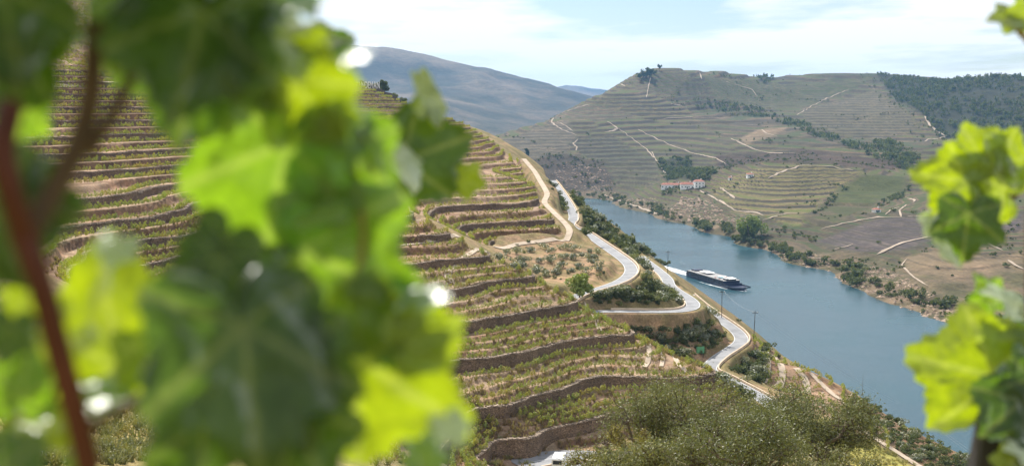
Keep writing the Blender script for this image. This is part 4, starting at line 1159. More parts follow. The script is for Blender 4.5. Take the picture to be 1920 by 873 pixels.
# ------------------------------------------------------------------ houses on the far bank
M_lime = simple_mat('whitewash', (0.80, 0.79, 0.76), 0.9, 0.06, 0.3)
M_tile = simple_mat('terracotta_tiles', (0.36, 0.16, 0.115), 0.9, 0.3, 0.6)
def house(name, label, u, v, w, d, h, rz, roof=2.0, nwin=6, storeys=1, group=None):
    p = first_hit(GF, 'T', u, v, 420, 3050, 1.0)
    r = empty(name, (p[0], p[1], p[2] - 0.5), rz); tag(r, label, 'house', group)
    mb = MB(); mb.box(-w / 2, w / 2, -d / 2, d / 2, -2.0, h); mb.build('wall', M_lime, r)
    o = 0.5; V = [(-w/2-o, -d/2-o, h), (w/2+o, -d/2-o, h), (w/2+o, d/2+o, h), (-w/2-o, d/2+o, h), (-w/2+d*.3, 0, h+roof), (w/2-d*.3, 0, h+roof)]
    rf = obj('roof', mesh_np('roof', np.array(V), [np.array([(0,1,5,4),(2,3,4,5),(0,3,2,1)]), np.array([(1,2,5),(3,0,4)])], M_tile), r)
    mb = MB(); mb.box(w*.2, w*.2+.9, -.45, .45, h+roof*.4, h+roof+1.0); mb.build('chimney', M_lime, rf)
    for s_ in range(storeys):
        for x in np.linspace(-w/2 + 1.8, w/2 - 1.8, nwin):
            z0 = 1.0 + s_ * 3.0
            mb = MB(); mb.box(x - .55, x + .55, -d/2 - .04, -d/2 + .1, z0, z0 + 1.4); mb.build('window', M_glass, r)
    mb = MB(); mb.box(-.6, .6, -d/2 - .05, -d/2 + .1, 0, 2.2); mb.build('door', simple_mat('door_green', (.06, .12, .08)), r)
    return r
house('farmhouse', 'long low white farmhouse with red roof above the far bank', 1262, 352, 27, 7, 4.0, -0.15, 2.0, 7)
house('farmhouse', 'white farmhouse wing with wide red roof beside the taller house', 1288, 352, 15, 8, 4.4, -0.05, 2.6, 4)
house('farmhouse', 'tall two-storey white house at the right end of the farm', 1310, 351, 11, 9, 7.0, 0.12, 2.0, 3, 2)
house('farm_hut', 'small white hut beside the pale track above the farm', 1369, 337, 4, 3, 3, 0.1, 1.0, 1)
house('farm_hut', 'little white shed on a terrace right of the farm', 1406, 332, 7, 5, 3.4, 0.1, 1.2, 2)
house('farm_hut', 'tiny white shed by the edge of the bare grey vineyard', 1643, 398, 6, 4.5, 3.2, 0.3, 1.2, 2)
for i, (u, v) in enumerate(((1390,360),(1396,363),(1402,366),(1408,369),(1386,357))): pass

# ------------------------------------------------------------------ sign, lookout trees, van, poles
def skyline(u, v0=120, v1=260):
    for v in np.arange(v0, v1, 1.0):
        h = first_hit(GN, 'T', u, v, 480, 860, 1.5)
        if h is not None: return h
sp = skyline(690)
sign = empty('letter_sign', tuple(sp + np.array([0, -1.5, -0.3])), 0.0)
tag(sign, 'row of tall white capital letters standing on the ridge, half hidden by leaves', 'sign')
xo = -6.4
for ch in "SANDEMAN":
    fc = bpy.data.curves.new('letter', 'FONT'); fc.body = ch; fc.size = 5.2; fc.extrude = 0.12; fc.offset = 0.03
    fo = bpy.data.objects.new('tmp', fc); COL.objects.link(fo); bpy.context.view_layer.update()
    me = bpy.data.meshes.new_from_object(fo.evaluated_get(bpy.context.evaluated_depsgraph_get()))
    bpy.data.objects.remove(fo)
    co = np.empty(len(me.vertices) * 3, np.float32); me.vertices.foreach_get('co', co); co = co.reshape(-1, 3)
    wch = co[:, 0].max() - co[:, 0].min(); co[:, 0] = (co[:, 0] - co[:, 0].min()) * 0.44; co = np.c_[co[:, 0], -co[:, 2], co[:, 1]]
    me.vertices.foreach_set('co', co.astype(np.float32).ravel()); me.update(); me.name = 'letter'
    me.materials.clear(); me.materials.append(M_awn)
    obj('letter', me, sign, (xo, 0, 0.3)); xo += wch * 0.44 + 0.3
mb = MB(); mb.box(-6, 5.8, 0.3, 0.42, 0.0, 0.2); mb.box(-6, 5.8, 0.3, 0.42, 2.2, 2.35); mb.build('support_rail', M_steel, sign)
wl_ = [skyline(u_) for u_ in np.arange(668, 752, 4)]; wl_ = np.array([w for w in wl_ if w is not None]); wl_[:, 1] = sp[1] + 2.2; wl_[:, 2] = [float(Ts(a, b)) for a, b in wl_[:, :2]]
mb = MB(); nw = len(wl_)
Vw = np.concatenate([wl_ + [0, 0, -3], wl_ + [0, 0, 2.6], wl_ + [0, 1.0, 2.6], wl_ + [0, 1.0, -3]]); iw = np.arange(nw - 1)
mb.add(Vw, np.concatenate([np.stack([r * nw + iw, r * nw + iw + 1, (r + 1) * nw + iw + 1, (r + 1) * nw + iw], 1) for r in range(3)] + [np.array([[0, nw, 2 * nw, 3 * nw], [nw - 1, 4 * nw - 1, 3 * nw - 1, 2 * nw - 1]])]))
rw = mb.build('ridge_wall', simple_mat('dark_ridge_wall', (0.12, 0.10, 0.09), 0.9))
tag(rw, 'dark stone wall on the ridge behind the white letters', 'wall', kind='thing')
M_olive = foliage_mat('olive_leaves', [(0.0, (0.10, 0.12, 0.07)), (0.5, (0.17, 0.19, 0.11)), (1.0, (0.28, 0.28, 0.13))], 0.22, 0.45, 0.10)
M_bark = simple_mat('bark', (0.13, 0.10, 0.075), 0.95, 0.35, 6.0, bump=0.8)
M_fresh = foliage_mat('fresh_leaves', [(0.0, (0.10, 0.15, 0.03)), (0.5, (0.18, 0.25, 0.04)), (1.0, (0.30, 0.36, 0.06))], 0.4)
def small_tree(loc, hgt, rad, label, mat, tintv, n=420, size=0.09, group=None, name='tree', cat='tree', seed=1, slim=1.0):
    r = empty(name, loc); tag(r, label, cat, group)
    q = np.random.default_rng(seed); mb = MB(); tip = []
    mb.tube([(0, 0, -0.4), (0.05 * hgt * q.normal() * .3, 0, hgt * .3), (0, 0.03 * hgt, hgt * .62)], [hgt * .035, hgt * .026, hgt * .012], 6)
    for k in range(6):
        a = k * 1.05 + q.random(); z0 = hgt * (0.28 + 0.05 * k); e = np.array([math.cos(a) * rad * .6, math.sin(a) * rad * .6, z0 + hgt * .3])
        mb.tube([(0, 0, z0), e * [.5, .5, 1] - [0, 0, hgt * .1], e], [hgt * .016, hgt * .011, hgt * .004], 5); tip.append(e)
    mb.build('trunk', M_bark, r)
    V = []
    for k in range(11):
        c = np.array([q.normal() * rad * .42, q.normal() * rad * .42, hgt * (0.30 + 0.56 * q.random())]); f = 1 - abs(c[2] / hgt - .6) * .9
        V.append(leaf_clump(n // 11, np.array([rad * .48, rad * .48, hgt * .17 * slim]) * f, size * hgt, seed * 7 + k, .4, .5) + c)
    V = np.concatenate(V)
    obj('crown', mesh_np('crown', V, quads(len(V) // 4), mat, False, {'tint': np.clip(tintv + np.repeat(q.normal(size=len(V) // 4) * .08, 4), 0, 1)}), r)
    return r
def on_near(u, v, d0=110, d1=760): return first_hit(GN, 'T', u, v, d0, d1, 0.5)
sx, sy, sz = sign.location
for i, (dx, dy, h_, rd, lb) in enumerate(((2, 8, 5.0, 3.6, 'low round tree right behind the white ridge letters'), (7.5, 9, 8.5, 3.2, 'tallest rounded tree on the ridge behind the letters'), (13, 7, 4.6, 2.8, 'dark green tree on the ridge right of the letters'), (19, 6, 4.2, 2.4, 'small dark tree at the right end of the ridge wall'), (25, 4, 4.4, 1.0, 'slim dark cypress right of the ridge wall'), (31, 2, 3.6, 2.6, 'low bushy tree at the end of the ridge'))):
    x, y = sx + dx, sy + dy; small_tree((x, y, float(Ts(x, y)) - .3), h_, rd, lb, M_bush, 0.15 + 0.1 * (i == 1) + .2 * (i == 0), 500, 0.07, 'trees on the ridge', seed=300 + i)
p = on_near(1088, 566)
small_tree((p[0], p[1] + 2, p[2]), 6.6, 3.1, 'bright green leafy tree between the front spur and the road bend', M_fresh, 0.6, 1500, 0.045, seed=401)
p = first_hit(GF, 'T', 1402, 447, 420, 3050, 1.0)
small_tree((p[0], p[1], p[2] - .5), 20, 10.5, 'large round light green tree alone on the far bank', M_fresh, 0.25, 1800, 0.042, seed=402, slim=1.5)
for i, (u, v, h_, rd) in enumerate(((1206,142,20,9),(1213,141,22,8),(1221,139,17,7),(1198,144,14,6),(1236,128,14,4.0),(1228,134,10,5))):
    p = first_hit(GF, 'T', u, v + 6, 420, 3050, 2.0)
    small_tree((p[0], p[1], p[2] - .5), h_, rd, ['broad dark tree in the hilltop clump', 'tallest dark tree of the hilltop clump', 'dark tree at the right edge of the hilltop clump', 'low dark tree at the left edge of the hilltop clump', 'slim lone tree just right of the hilltop clump', 'small round tree between the hilltop clump and the slim tree'][i], M_bush, 0.08, 420, 0.06, 'hilltop trees', seed=420 + i)
p = first_hit(GF, 'T', 988, 296, 420, 3050, 1.0)
small_tree((p[0], p[1], p[2] - .5), 15, 3.2, 'single dark slim tree where the near track meets the far slope', M_bush, 0.05, 420, 0.06, seed=440)

van = empty('white_van', (7.6, 182.6, 54.5), math.radians(80)); tag(van, 'white van parked in the grey yard below the lowest terrace wall', 'van')
M_van = simple_mat('van_paint', (0.78, 0.79, 0.80), 0.35, 0.04, 1.0, spec=0.5, bump=0.0)
M_tyre = simple_mat('tyre_rubber', (0.02, 0.02, 0.02), 0.8)
prof = [(-2.6, .45), (-2.6, 2.25), (-2.4, 2.45), (1.0, 2.45), (1.35, 2.3), (2.05, 1.45), (2.75, 1.2), (2.9, .9), (2.9, .45)]
V = np.array([(x, s * (.98 if z < 1.6 else .90), z) for s in (-1, 1) for x, z in prof]); n = len(prof)
fq = [np.array([(i, (i + 1) % n, n + (i + 1) % n, n + i) for i in range(n)]), np.array([list(range(n))]), np.array([list(range(n, 2 * n))[::-1]])]
obj('body', mesh_np('body', V, fq, M_van), van)
mb = MB(); mb.add([(1.42, -.82, 2.27), (1.42, .82, 2.27), (2.08, .86, 1.50), (2.08, -.86, 1.50)], [(0, 3, 2, 1)]); o = mb.build('windscreen', M_glass, van); o.location = (.03, 0, .03)
mb = MB(); mb.box(-2.63, -2.60, -.7, .7, 1.5, 2.1); mb.build('rear_window', M_glass, van)
for s in (1, -1):
    mb = MB(); mb.box(.45, 1.5, s * .945 - .01, s * .945 + .01, 1.55, 2.15); mb.build('side_window', M_glass, van)
    mb = MB(); mb.box(2.88, 2.92, s * .7 - .18, s * .7 + .18, .8, 1.0); mb.build('headlight', M_awn, van)
    for x in (-1.7, 1.8):
        mb = MB(); mb.tube([(x, s * .78, .36), (x, s * 1.0, .36)], .36, 14); w_ = mb.build('wheel', M_tyre, van)
        mb = MB(); mb.tube([(x, s * .99, .36), (x, s * 1.012, .36)], .2, 10); mb.build('rim', M_steel, w_)

M_pole = simple_mat('dark_wood_pole', (0.07, 0.06, 0.05), 0.9, 0.3, 3.0)
poles = []
for i, (u, v, h_, tilt, lb) in enumerate(((1732,812,8.0,.10,'dark leaning utility pole on the bottom right river slope'),(1353,596,7.5,0.0,'thin utility pole beside the lowest road bend'),(1413,640,7.5,.03,'thin utility pole on the river slope right of the road nose'),(1252,512,7,0,'utility pole above the shrubs left of the ship'))):
    p = on_near(u, v, 150, 520)
    if p is None: continue
    r = empty('utility_pole', tuple(p)); tag(r, lb, 'utility pole', 'utility poles'); r.rotation_euler = (0, tilt, 0)
    mb = MB(); mb.tube([(0, 0, -.6), (0, 0, h_)], [.10, .065], 7); mb.build('post', M_pole, r)
    mb = MB(); mb.box(-.7, .7, -.05, .05, h_ - .6, h_ - .48); mb.build('crossarm', M_pole, r)
    for s in (-.6, .6):
        mb = MB(); mb.tube([(s, 0, h_ - .48), (s, 0, h_ - .28)], .05, 6); mb.build('insulator', M_awn, r)
    poles.append(p + np.array([tilt * h_, 0, h_ - .35]))
def wire(a, b, sag, label):
    t = np.linspace(0, 1, 20)[:, None]; P = a + (b - a) * t; P[:, 2] -= sag * 4 * t[:, 0] * (1 - t[:, 0])
    mb = MB(); mb.tube(P, .012, 4); tag(mb.build('power_line', M_steel), label, 'cable', 'power lines')
ro = np.array([.5, 0, 0])
if len(poles) >= 3:
    wire(poles[0] + ro, poles[2] + ro, 2.0, 'upper thin power line over the right river slope'); wire(poles[0] - ro, poles[2] - ro, 2.3, 'lower thin power line over the right river slope')
    wire(poles[2] + ro, poles[1] + ro, 1.2, 'power line between the two poles by the road nose'); e_ = at(1925, 905, 190)
    wire(poles[0] + ro, e_, 1.5, 'thin power line running out of the picture at bottom right'); wire(poles[0] - ro, e_ + [0, 0, -.8], 1.5, 'second power line running out at bottom right')
p = on_near(1313, 668, 180, 330)
bd = empty('notice_board', tuple(p), math.radians(20)); tag(bd, 'green board standing on the bank above the lowest road bend', 'board')
mb = MB(); mb.box(-1.0, 1.0, -.05, .05, .7, 2.2); mb.build('panel', simple_mat('green_board', (.10, .27, .13), .6), bd)
for s in (-.8, .8):
    mb = MB(); mb.box(s - .06, s + .06, .06, .16, -.5, 2.2); mb.build('leg', M_pole, bd)
# ------------------------------------------------------------------ olive grove, shrubs on the river slope
def near_bush_mesh(name, mat, seeds, n, size, t0, dt):
    out = []
    for i, s in enumerate(seeds):
        p = bush_proto(s, n, size, 6, 0.85 + .05 * (i % 4))
        r = np.random.default_rng(s); tt = np.repeat(np.clip(t0 + dt * i + r.normal(size=len(p) // 4) * .06, 0, 1), 4)
        out.append(mesh_np(name, p, quads(len(p) // 4), mat, False, {'tint': tt}))
    return out
olv = near_bush_mesh('olive_tree', M_olive, range(500, 506), 330, .10, .15, .12)
shr = near_bush_mesh('shrub', M_bush, range(520, 528), 300, .105, .12, .09)
def place(me, p, s, name, label, cat, group, sq=1.0):
    o = bpy.data.objects.new(name, me); COL.objects.link(o)
    o.location = p; o.scale = (s, s, s * sq); o.rotation_euler = (0, 0, rng.random() * 6.28)
    return tag(o, label, cat, group)
# the grove in its rows
cnt = 0
for (a, b_), n in (((950,470),(1125,462)),9), (((945,486),(1140,478)),10), (((965,500),(1150,492)),9), (((1000,512),(1150,505)),7), (((1030,482),(1120,470)),4):
    for t in np.linspace(0, 1, n):
        u, v = a + (b_ - a) * t if False else a[0] + (b_[0] - a[0]) * t + rng.normal() * 4, a[1] + (b_[1] - a[1]) * t + rng.normal() * 2.5
        p = on_near(u, v + 6, 235, 380)
        if p is None or dist_line(np.array([p[0]]), np.array([p[1]]), road_up)[0][0] < 4.6: continue
        place(olv[rng.integers(0, 6)], p - [0, 0, .25], 1.25 + .6 * rng.random(), 'olive_tree', 'round grey-green olive tree in the grove on red soil above the road', 'olive tree', 'olive trees in the grove'); cnt += 1
print('grove', cnt)
# shrubs: candidate spots over the un-terraced slope, the largest in view one by one, the rest as one mass
cand = []
def band(poly_px, n, d0, d1, smin, smax):
    P = np.array(poly_px, float); lo, hi = P.min(0), P.max(0); k = 0
    for _ in range(n * 3):
        u, v = lo + rng.random(2) * (hi - lo)
        if not in_poly(np.array([u]), np.array([v]), [tuple(p) for p in P])[0]: continue
        p = on_near(u, v, d0, d1)
        if p is None: continue
        q = (np.array([p[0]]), np.array([p[1]]))
        if min(dist_line(*q, road_up)[0][0], dist_line(*q, road_low)[0][0]) < 3.7 or dist_line(*q, track)[0][0] < 2.4: continue
        if GN.sample('mA', *q)[0] > .3 or GN.sample('mB', *q)[0] > .3: continue
        cand.append((*p, smin + (smax - smin) * rng.random() ** 1.4)); k += 1
        if k >= n: return
band([(1050,345),(1085,372),(1110,400),(1180,450),(1250,500),(1262,530),(1200,500),(1150,462),(1100,430),(1082,405),(1060,370)], 520, 240, 720, 1.7, 3.4)
band([(1190,520),(1262,540),(1262,560),(1240,572),(1180,572),(1110,572),(1110,555),(1170,540)], 150, 235, 400, 1.0, 2.2)
band([(1180,592),(1300,592),(1350,620),(1380,640),(1340,660),(1310,680),(1240,660),(1180,630)], 150, 235, 330, .8, 2.0)
band([(1310,560),(1350,590),(1395,625),(1420,650),(1400,640),(1350,600),(1310,575)], 60, 240, 420, .9, 2.0)
band([(1340,575),(1400,610),(1440,650),(1500,690),(1600,735),(1650,770),(1620,770),(1520,700),(1440,660)], 110, 235, 420, .8, 2.2)
band([(1395,655),(1440,660),(1432,720),(1400,735),(1370,700)], 40, 225, 330, 1.2, 2.6)
band([(1600,745),(1840,862),(1840,885),(1740,880),(1600,790)], 260, 190, 330, .6, 1.7)
band([(1130,590),(1200,625),(1260,655),(1320,690),(1330,700),(1290,680),(1200,640),(1120,600)], 45, 225, 330, .7, 1.3)
band([(960,455),(1060,455),(1140,520),(1100,540),(1000,525),(950,480)], 35, 235, 380, .5, 1.0)
band([(980,295),(1040,345),(1075,400),(1070,425),(1040,380),(1010,325)], 40, 330, 720, .8, 1.8)
band([(1084,425),(1100,428),(1130,448),(1150,462),(1140,466),(1112,452),(1090,440)], 26, 240, 480, 1.2, 2.2)
band([(1040,350),(1056,366),(1072,392),(1068,400),(1052,376)], 20, 330, 720, 1.5, 2.6)
for (i0, i1, st, sm) in ((.10, .155, .006, 2.6), (.235, .33, .005, 2.6), (.60, .64, .006, 2.0), (.74, .80, .006, 2.2)):
    for f in np.arange(i0, i1, st):
        c_ = ru[int(f * len(ru))]; t_ = ru[min(int(f * len(ru)) + 2, len(ru) - 1)] - c_; n_2 = np.array([-t_[1], t_[0]]) / (np.hypot(t_[0], t_[1]) + 1e-9)
        for s_ in (1, -1):
            q_ = c_[:2] + n_2 * s_ * (3.6 + rng.random()); 
            if np.hypot(*q_) > np.hypot(*c_[:2]): continue
            cand.append((q_[0], q_[1], float(Ts(q_[0], q_[1])), sm * (.8 + .4 * rng.random())))
for u_ in np.arange(1080, 1146, 3.2):
    p_ = on_near(u_, 412 + (u_ - 1076) * .82 + 7 + rng.normal() * 2, 240, 470)
    if p_ is not None and dist_line(np.array([p_[0]]), np.array([p_[1]]), road_up)[0][0] > 2.6: cand.append((*p_, 2.3 + rng.random()))
for u_, v_, s_ in ((1346,708,2.2),(1358,718,2.6),(1372,730,2.8),(1388,738,2.6),(1402,748,2.8),(1350,694,1.5),(1412,700,3.0),(1402,688,3.0),(1420,715,2.8),(1395,700,2.6)):
    p_ = on_near(u_, v_, 200, 330)
    if p_ is not None and dist_line(np.array([p_[0]]), np.array([p_[1]]), road_low)[0][0] > 2.5: cand.append((*p_, s_))
cand = np.array(cand); print('shrubs', len(cand))
u, v = project(cand[:, :3]); vis = seen_from_camera(cand[:, :3], 1.0) & (u > 940) & (u < 1860)
cand = cand[vis]; size = cand[:, 3] / cand[:, 1]; od = np.argsort(-size)
for i in od[:290]:
    x, y, z, s = cand[i]; k = int(np.clip(rng.normal(3, 1.8), 0, 7))
    uu, vv = project(cand[i, :3])
    lb, gp = ('leafy shrub on the wooded river slope behind the upper road', 'shrubs behind the upper road') if uu < 1262 and vv < 545 else \
             ('shrub on the bank between the two road bends', 'shrubs between the road bends') if uu < 1300 and vv < 590 else \
             ('grey-green shrub on the eroded stepped bank under the flat road bend', 'shrubs under the flat road bend') if uu < 1390 and vv > 588 and uu > 1180 and y > 240 and x < 55 else \
             ('low scrub bush on the dry slope falling to the river at lower right', 'bushes on the lower right slope')
    place(shr[k] if rng.random() < .6 else olv[int(rng.integers(0, 6))], (x, y, z - .2 * s), s * .78, 'shrub', lb, 'shrub', gp, .95)
rs = od[290:]
pr = [bush_proto(540 + i, 130, .16, 5) for i in range(6)]
if len(rs):
    Vv, tt = merge(pr, cand[rs, :3] - [0, 0, .2], rng.random(len(rs)) * 6.28, cand[rs, 3] * .78, rng.integers(0, 6, len(rs)), np.clip(rng.normal(.35, .18, len(rs)), 0, .9))
    tag(obj('slope_scrub', mesh_np('slope_scrub', Vv, quads(len(Vv) // 4), M_bush, False, {'tint': tt})), kind='stuff')
# tufts of dry grass and weeds over terraces and slopes
tuft = []
for i in range(5):
    r = np.random.default_rng(700 + i); n = 12; a = r.random(n) * 6.28; b0 = np.c_[np.cos(a), np.sin(a), 0 * a] * (r.random((n, 1)) * .25)
    tp_ = b0 * 2.2 + np.c_[r.normal(size=(n, 2)) * .12, .25 + .3 * r.random(n)]; sd = np.c_[-np.sin(a), np.cos(a), 0 * a] * .05
    tuft.append(np.stack([b0 - sd, b0 + sd, tp_ + sd * .4, tp_ - sd * .4], 1).reshape(-1, 3))
M_dry = foliage_mat('dry_grass', [(0.0, (0.20, 0.125, 0.07)), (0.5, (0.30, 0.21, 0.12)), (1.0, (0.26, 0.25, 0.09))], 0.3, .7, .0)
n = 52000
x, y = -70 + rng.random(n) * 130, 165 + rng.random(n) * 190
m_ = (GN.sample('mA', x, y) + GN.sample('mB', x, y)) > .6
gx2, gy2 = np.gradient(T, gy, gx)
GN.f['slope'] = slope
k = m_ & ((GN.sample('slope', x, y) > .42) | (rng.random(n) < .07)); x, y = x[k], y[k]
P = np.c_[x, y, GN.sample('T', x, y) - .03]; k = seen_from_camera(P, .5); P = P[k]
Vv, tt = merge(tuft, P, rng.random(len(P)) * 6.28, .8 + 1.0 * rng.random(len(P)), rng.integers(0, 5, len(P)), np.clip(rng.normal(.3, .25, len(P)), 0, 1))
tag(obj('dry_grass', mesh_np('dry_grass', Vv, quads(len(Vv) // 4), M_dry, False, {'tint': tt})), kind='stuff'); print('tufts', len(P))

# ------------------------------------------------------------------ the big olive trees just below us
M_oliveN = foliage_mat('near_olive_leaves', [(0.0, (0.075, 0.09, 0.035)), (0.45, (0.14, 0.15, 0.06)), (0.75, (0.24, 0.23, 0.08)), (1.0, (0.34, 0.28, 0.07))], 0.2, 0.5, 0.05)
def big_olive(u, v, d, w, h, label, seed, tintv, nleaf=14000, name='olive_tree', cat='olive tree', ls=.05):
    """tree whose crown top shows at pixel (u, v), d metres off; w, h are crown radius and crown height in metres"""
    top = at(u, v, d); x, y = top[0], top[1]; zb = float(Ts(x, y)); hh = top[2] - zb
    r = empty(name, (x, y, zb - .2)); tag(r, label, cat, 'trees below the viewpoint')
    q = np.random.default_rng(seed); mb = MB(); tips = []
    def limb(a, b_, r0, r1, lev):
        mid = (a + b_) / 2 + q.normal(size=3) * .12 * np.linalg.norm(b_ - a)
        mb.tube([a, (a + mid) / 2 + q.normal(size=3) * .03, mid, b_], [r0, (r0 * 2 + r1) / 3, (r0 + r1) / 2, r1], 6 if lev < 2 else 4)
        if lev >= 3: tips.append(b_); return
        for _ in range(4 if lev else 5):
            dr = (b_ - a) / np.linalg.norm(b_ - a) * .5 + q.normal(size=3) * [.8, .8, .45] + [0, 0, .22]
            dr /= np.linalg.norm(dr); L_ = (hh * .26, w * .5, w * .34)[min(lev, 2)]
            limb(b_ if _ else b_, b_ + dr * L_ * (.7 + .5 * q.random()), r1, r1 * .5, lev + 1)
    limb(np.array([0, 0, 0.]), np.array([.1, .05, hh * .38]), .22, .15, 0)
    mb.build('trunk', M_bark, r)
    tips = np.array(tips); c = np.array([0, 0, hh - h * .5])
    e = (tips - c) / np.array([w, w, h * .5]); nrm = np.linalg.norm(e, axis=1)[:, None]
    tips = c + e / np.maximum(nrm, .75) * np.minimum(nrm, 1.0).clip(.55) * np.array([w, w, h * .5])
    V = []; per_ = nleaf // len(tips) + 1
    twig = MB()
    for t in tips:
        dd = q.normal(size=(per_, 3)) * [.30, .30, .26] * (w / 2.6); cc = t + dd
        nn = q.normal(size=(per_, 3)) + [0, 0, .5]; nn /= np.linalg.norm(nn, axis=1)[:, None]
        ax = np.cross(nn, q.normal(size=(per_, 3))); ax /= np.linalg.norm(ax, axis=1)[:, None]; bx_ = np.cross(nn, ax)
        s = ls * (.6 + .7 * q.random((per_, 1)))
        V.append(np.stack([cc - ax * s, cc - bx_ * s * .34, cc + ax * s, cc + bx_ * s * .34], 1).reshape(-1, 3))
        for _ in range(2):
            en = t + q.normal(size=3) * .4 * (w / 2.6) + [0, 0, .15]; twig.tube([t, (t + en) / 2 + q.normal(size=3) * .05, en], [.012, .008, .003], 3, False)
    V = np.concatenate(V)
    cl = np.repeat(np.clip(tintv + q.normal(size=len(V) // 4) * .2, 0, 1), 4)
    obj('crown', mesh_np('crown', V, quads(len(V) // 4), M_oliveN, False, {'tint': cl}), r)
    tag(twig.build('twigs', M_bark, r), kind='stuff')
    return r
big_olive(1330, 652, 46, 2.8, 5.0, 'large grey-green olive tree at the centre of the bottom edge', 801, .22, 34000)
big_olive(1450, 668, 44, 2.6, 5.0, 'dense olive tree right of the biggest one at the bottom edge', 802, .18, 32000)
big_olive(1550, 715, 42, 2.1, 5.2, 'olive tree at the right end of the foreground clump', 803, .25, 24000)
big_olive(1240, 700, 44, 2.2, 4.4, 'olive tree left of centre in the foreground clump', 804, .34, 18000)
big_olive(1182, 712, 40, 0.75, 2.3, 'thin yellowing almond tree in front of the terrace wall', 805, .92, 2600, 'almond_tree', 'almond tree', .045)
big_olive(1120, 790, 38, 1.2, 2.3, 'yellow-green young olive at the left of the foreground clump', 806, .6, 7000)
big_olive(1575, 792, 38, 1.5, 3.2, 'low olive bush covering the trunk of the rightmost foreground tree', 809, .35, 12000)
big_olive(1390, 760, 36, 2.4, 3.4, 'nearest olive tree at the bottom edge, in front of the others', 807, .25, 22000)
big_olive(1230, 792, 36, 1.6, 2.8, 'low sunlit olive tree at the bottom edge left of the nearest one', 808, .45, 12000)
# weeds on the slope at our feet (left) and below the trees
def weeds(poly, n, d0, d1, smin, smax, tmu):
    out = []; P = np.array(poly, float); lo, hi = P.min(0), P.max(0)
    for _ in range(n * 4):
        u, v = lo + rng.random(2) * (hi - lo)
        if not in_poly(np.array([u]), np.array([v]), poly)[0]: continue
        p = on_near(u, v, d0, d1)
        if p is None: continue
        out.append((*p, smin + (smax - smin) * rng.random(), tmu + .2 * rng.normal()))
        if len(out) >= n: break
    return np.array(out)
wp = []
for i in range(6):
    wp.append(np.concatenate([leaf_clump(70, (.5, .5, .28), .045, 900 + i, .5, .1) + [0, 0, .3], tuft[i % 5] * 1.2]))
A = np.concatenate([weeds([(0,620),(330,700),(420,873),(0,873)], 900, 14, 150, .5, 1.3, .6), weeds([(700,820),(870,800),(1010,873),(700,873)], 260, 60, 230, .7, 1.5, .75), weeds([(1560,790),(1720,873),(1540,873)], 420, 60, 240, .5, 1.1, .9), weeds([(0,400),(60,470),(40,620),(0,640)], 160, 30, 240, .6, 1.5, .5)])
Vv, tt = merge(wp, A[:, :3], rng.random(len(A)) * 6.28, A[:, 3], rng.integers(0, 6, len(A)), np.clip(A[:, 4], 0, 1))
tag(obj('weeds', mesh_np('weeds', Vv, quads(len(Vv) // 4), M_oliveN, False, {'tint': tt})), kind='stuff')
# ------------------------------------------------------------------ the vine right in front of us
def leaf_mat(name, dif, trn, under=None, gloss=0.10, rough=0.32, vein=(0.42, 0.46, 0.12)):
    m, nt, n, l, out = new_mat(name)
    a = N(nt, "Attribute", attribute_name='vein')
    nz = noise(nt, 9.0, 5, 0.6); nz2 = noise(nt, 2.2, 3, 0.5)
    mott = ramp(nt, nz, [(0.3, (0.78, 0.82, 0.75)), (0.7, (1.18, 1.12, 1.1))])
    cd = mixc(nt, 1.0, mixc(nt, math_(nt, 'MULTIPLY', a.outputs["Fac"], 0.12), dif, tuple(min(1, x * .6 + .10) for x in vein)), mott, 'MULTIPLY')
    ct = mixc(nt, 1.0, mixc(nt, math_(nt, 'MULTIPLY', a.outputs["Fac"], 0.3), mixc(nt, nz2, tuple(c * .82 for c in trn), tuple(min(1, c * 1.15) for c in trn)), vein), mott, 'MULTIPLY')
    d = N(nt, "BsdfDiffuse"); t = N(nt, "BsdfTranslucent"); g = N(nt, "BsdfGlossy"); g.inputs["Roughness"].default_value = rough
    l.new(cd, d.inputs[0]); l.new(ct, t.inputs[0])
    bm = N(nt, "Bump"); bm.inputs["Strength"].default_value = 0.2; bm.inputs["Distance"].default_value = 0.002
    l.new(math_(nt, 'ADD', nz, math_(nt, 'MULTIPLY', a.outputs["Fac"], -0.6)), bm.inputs["Height"])
    for s in (d, t, g): l.new(bm.outputs[0], s.inputs["Normal"])
    ad = N(nt, "AddShader"); l.new(d.outputs[0], ad.inputs[0]); l.new(t.outputs[0], ad.inputs[1])
    lw = N(nt, "LayerWeight"); lw.inputs[0].default_value = 0.35
    fg_ = math_(nt, 'ADD', gloss * 0.5, math_(nt, 'MULTIPLY', lw.outputs["Fresnel"], gloss * 2.2), True)
    m2 = N(nt, "MixShader"); l.new(fg_, m2.inputs[0]); l.new(ad.outputs[0], m2.inputs[1]); l.new(g.outputs[0], m2.inputs[2])
    l.new(m2.outputs[0], out.inputs[0]); return m
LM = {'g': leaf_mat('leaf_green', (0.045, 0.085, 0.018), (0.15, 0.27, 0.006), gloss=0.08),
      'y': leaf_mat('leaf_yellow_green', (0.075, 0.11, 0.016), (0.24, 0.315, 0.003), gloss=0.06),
      'd': leaf_mat('leaf_deep_green_shaded', (0.017, 0.034, 0.010), (0.075, 0.145, 0.006), gloss=0.05),  # dark mature green; also carries the shade of the dark leaves in its colour
      'p': leaf_mat('leaf_pale_underside', (0.26, 0.31, 0.22), (0.22, 0.30, 0.08), gloss=0.09, rough=0.42)}
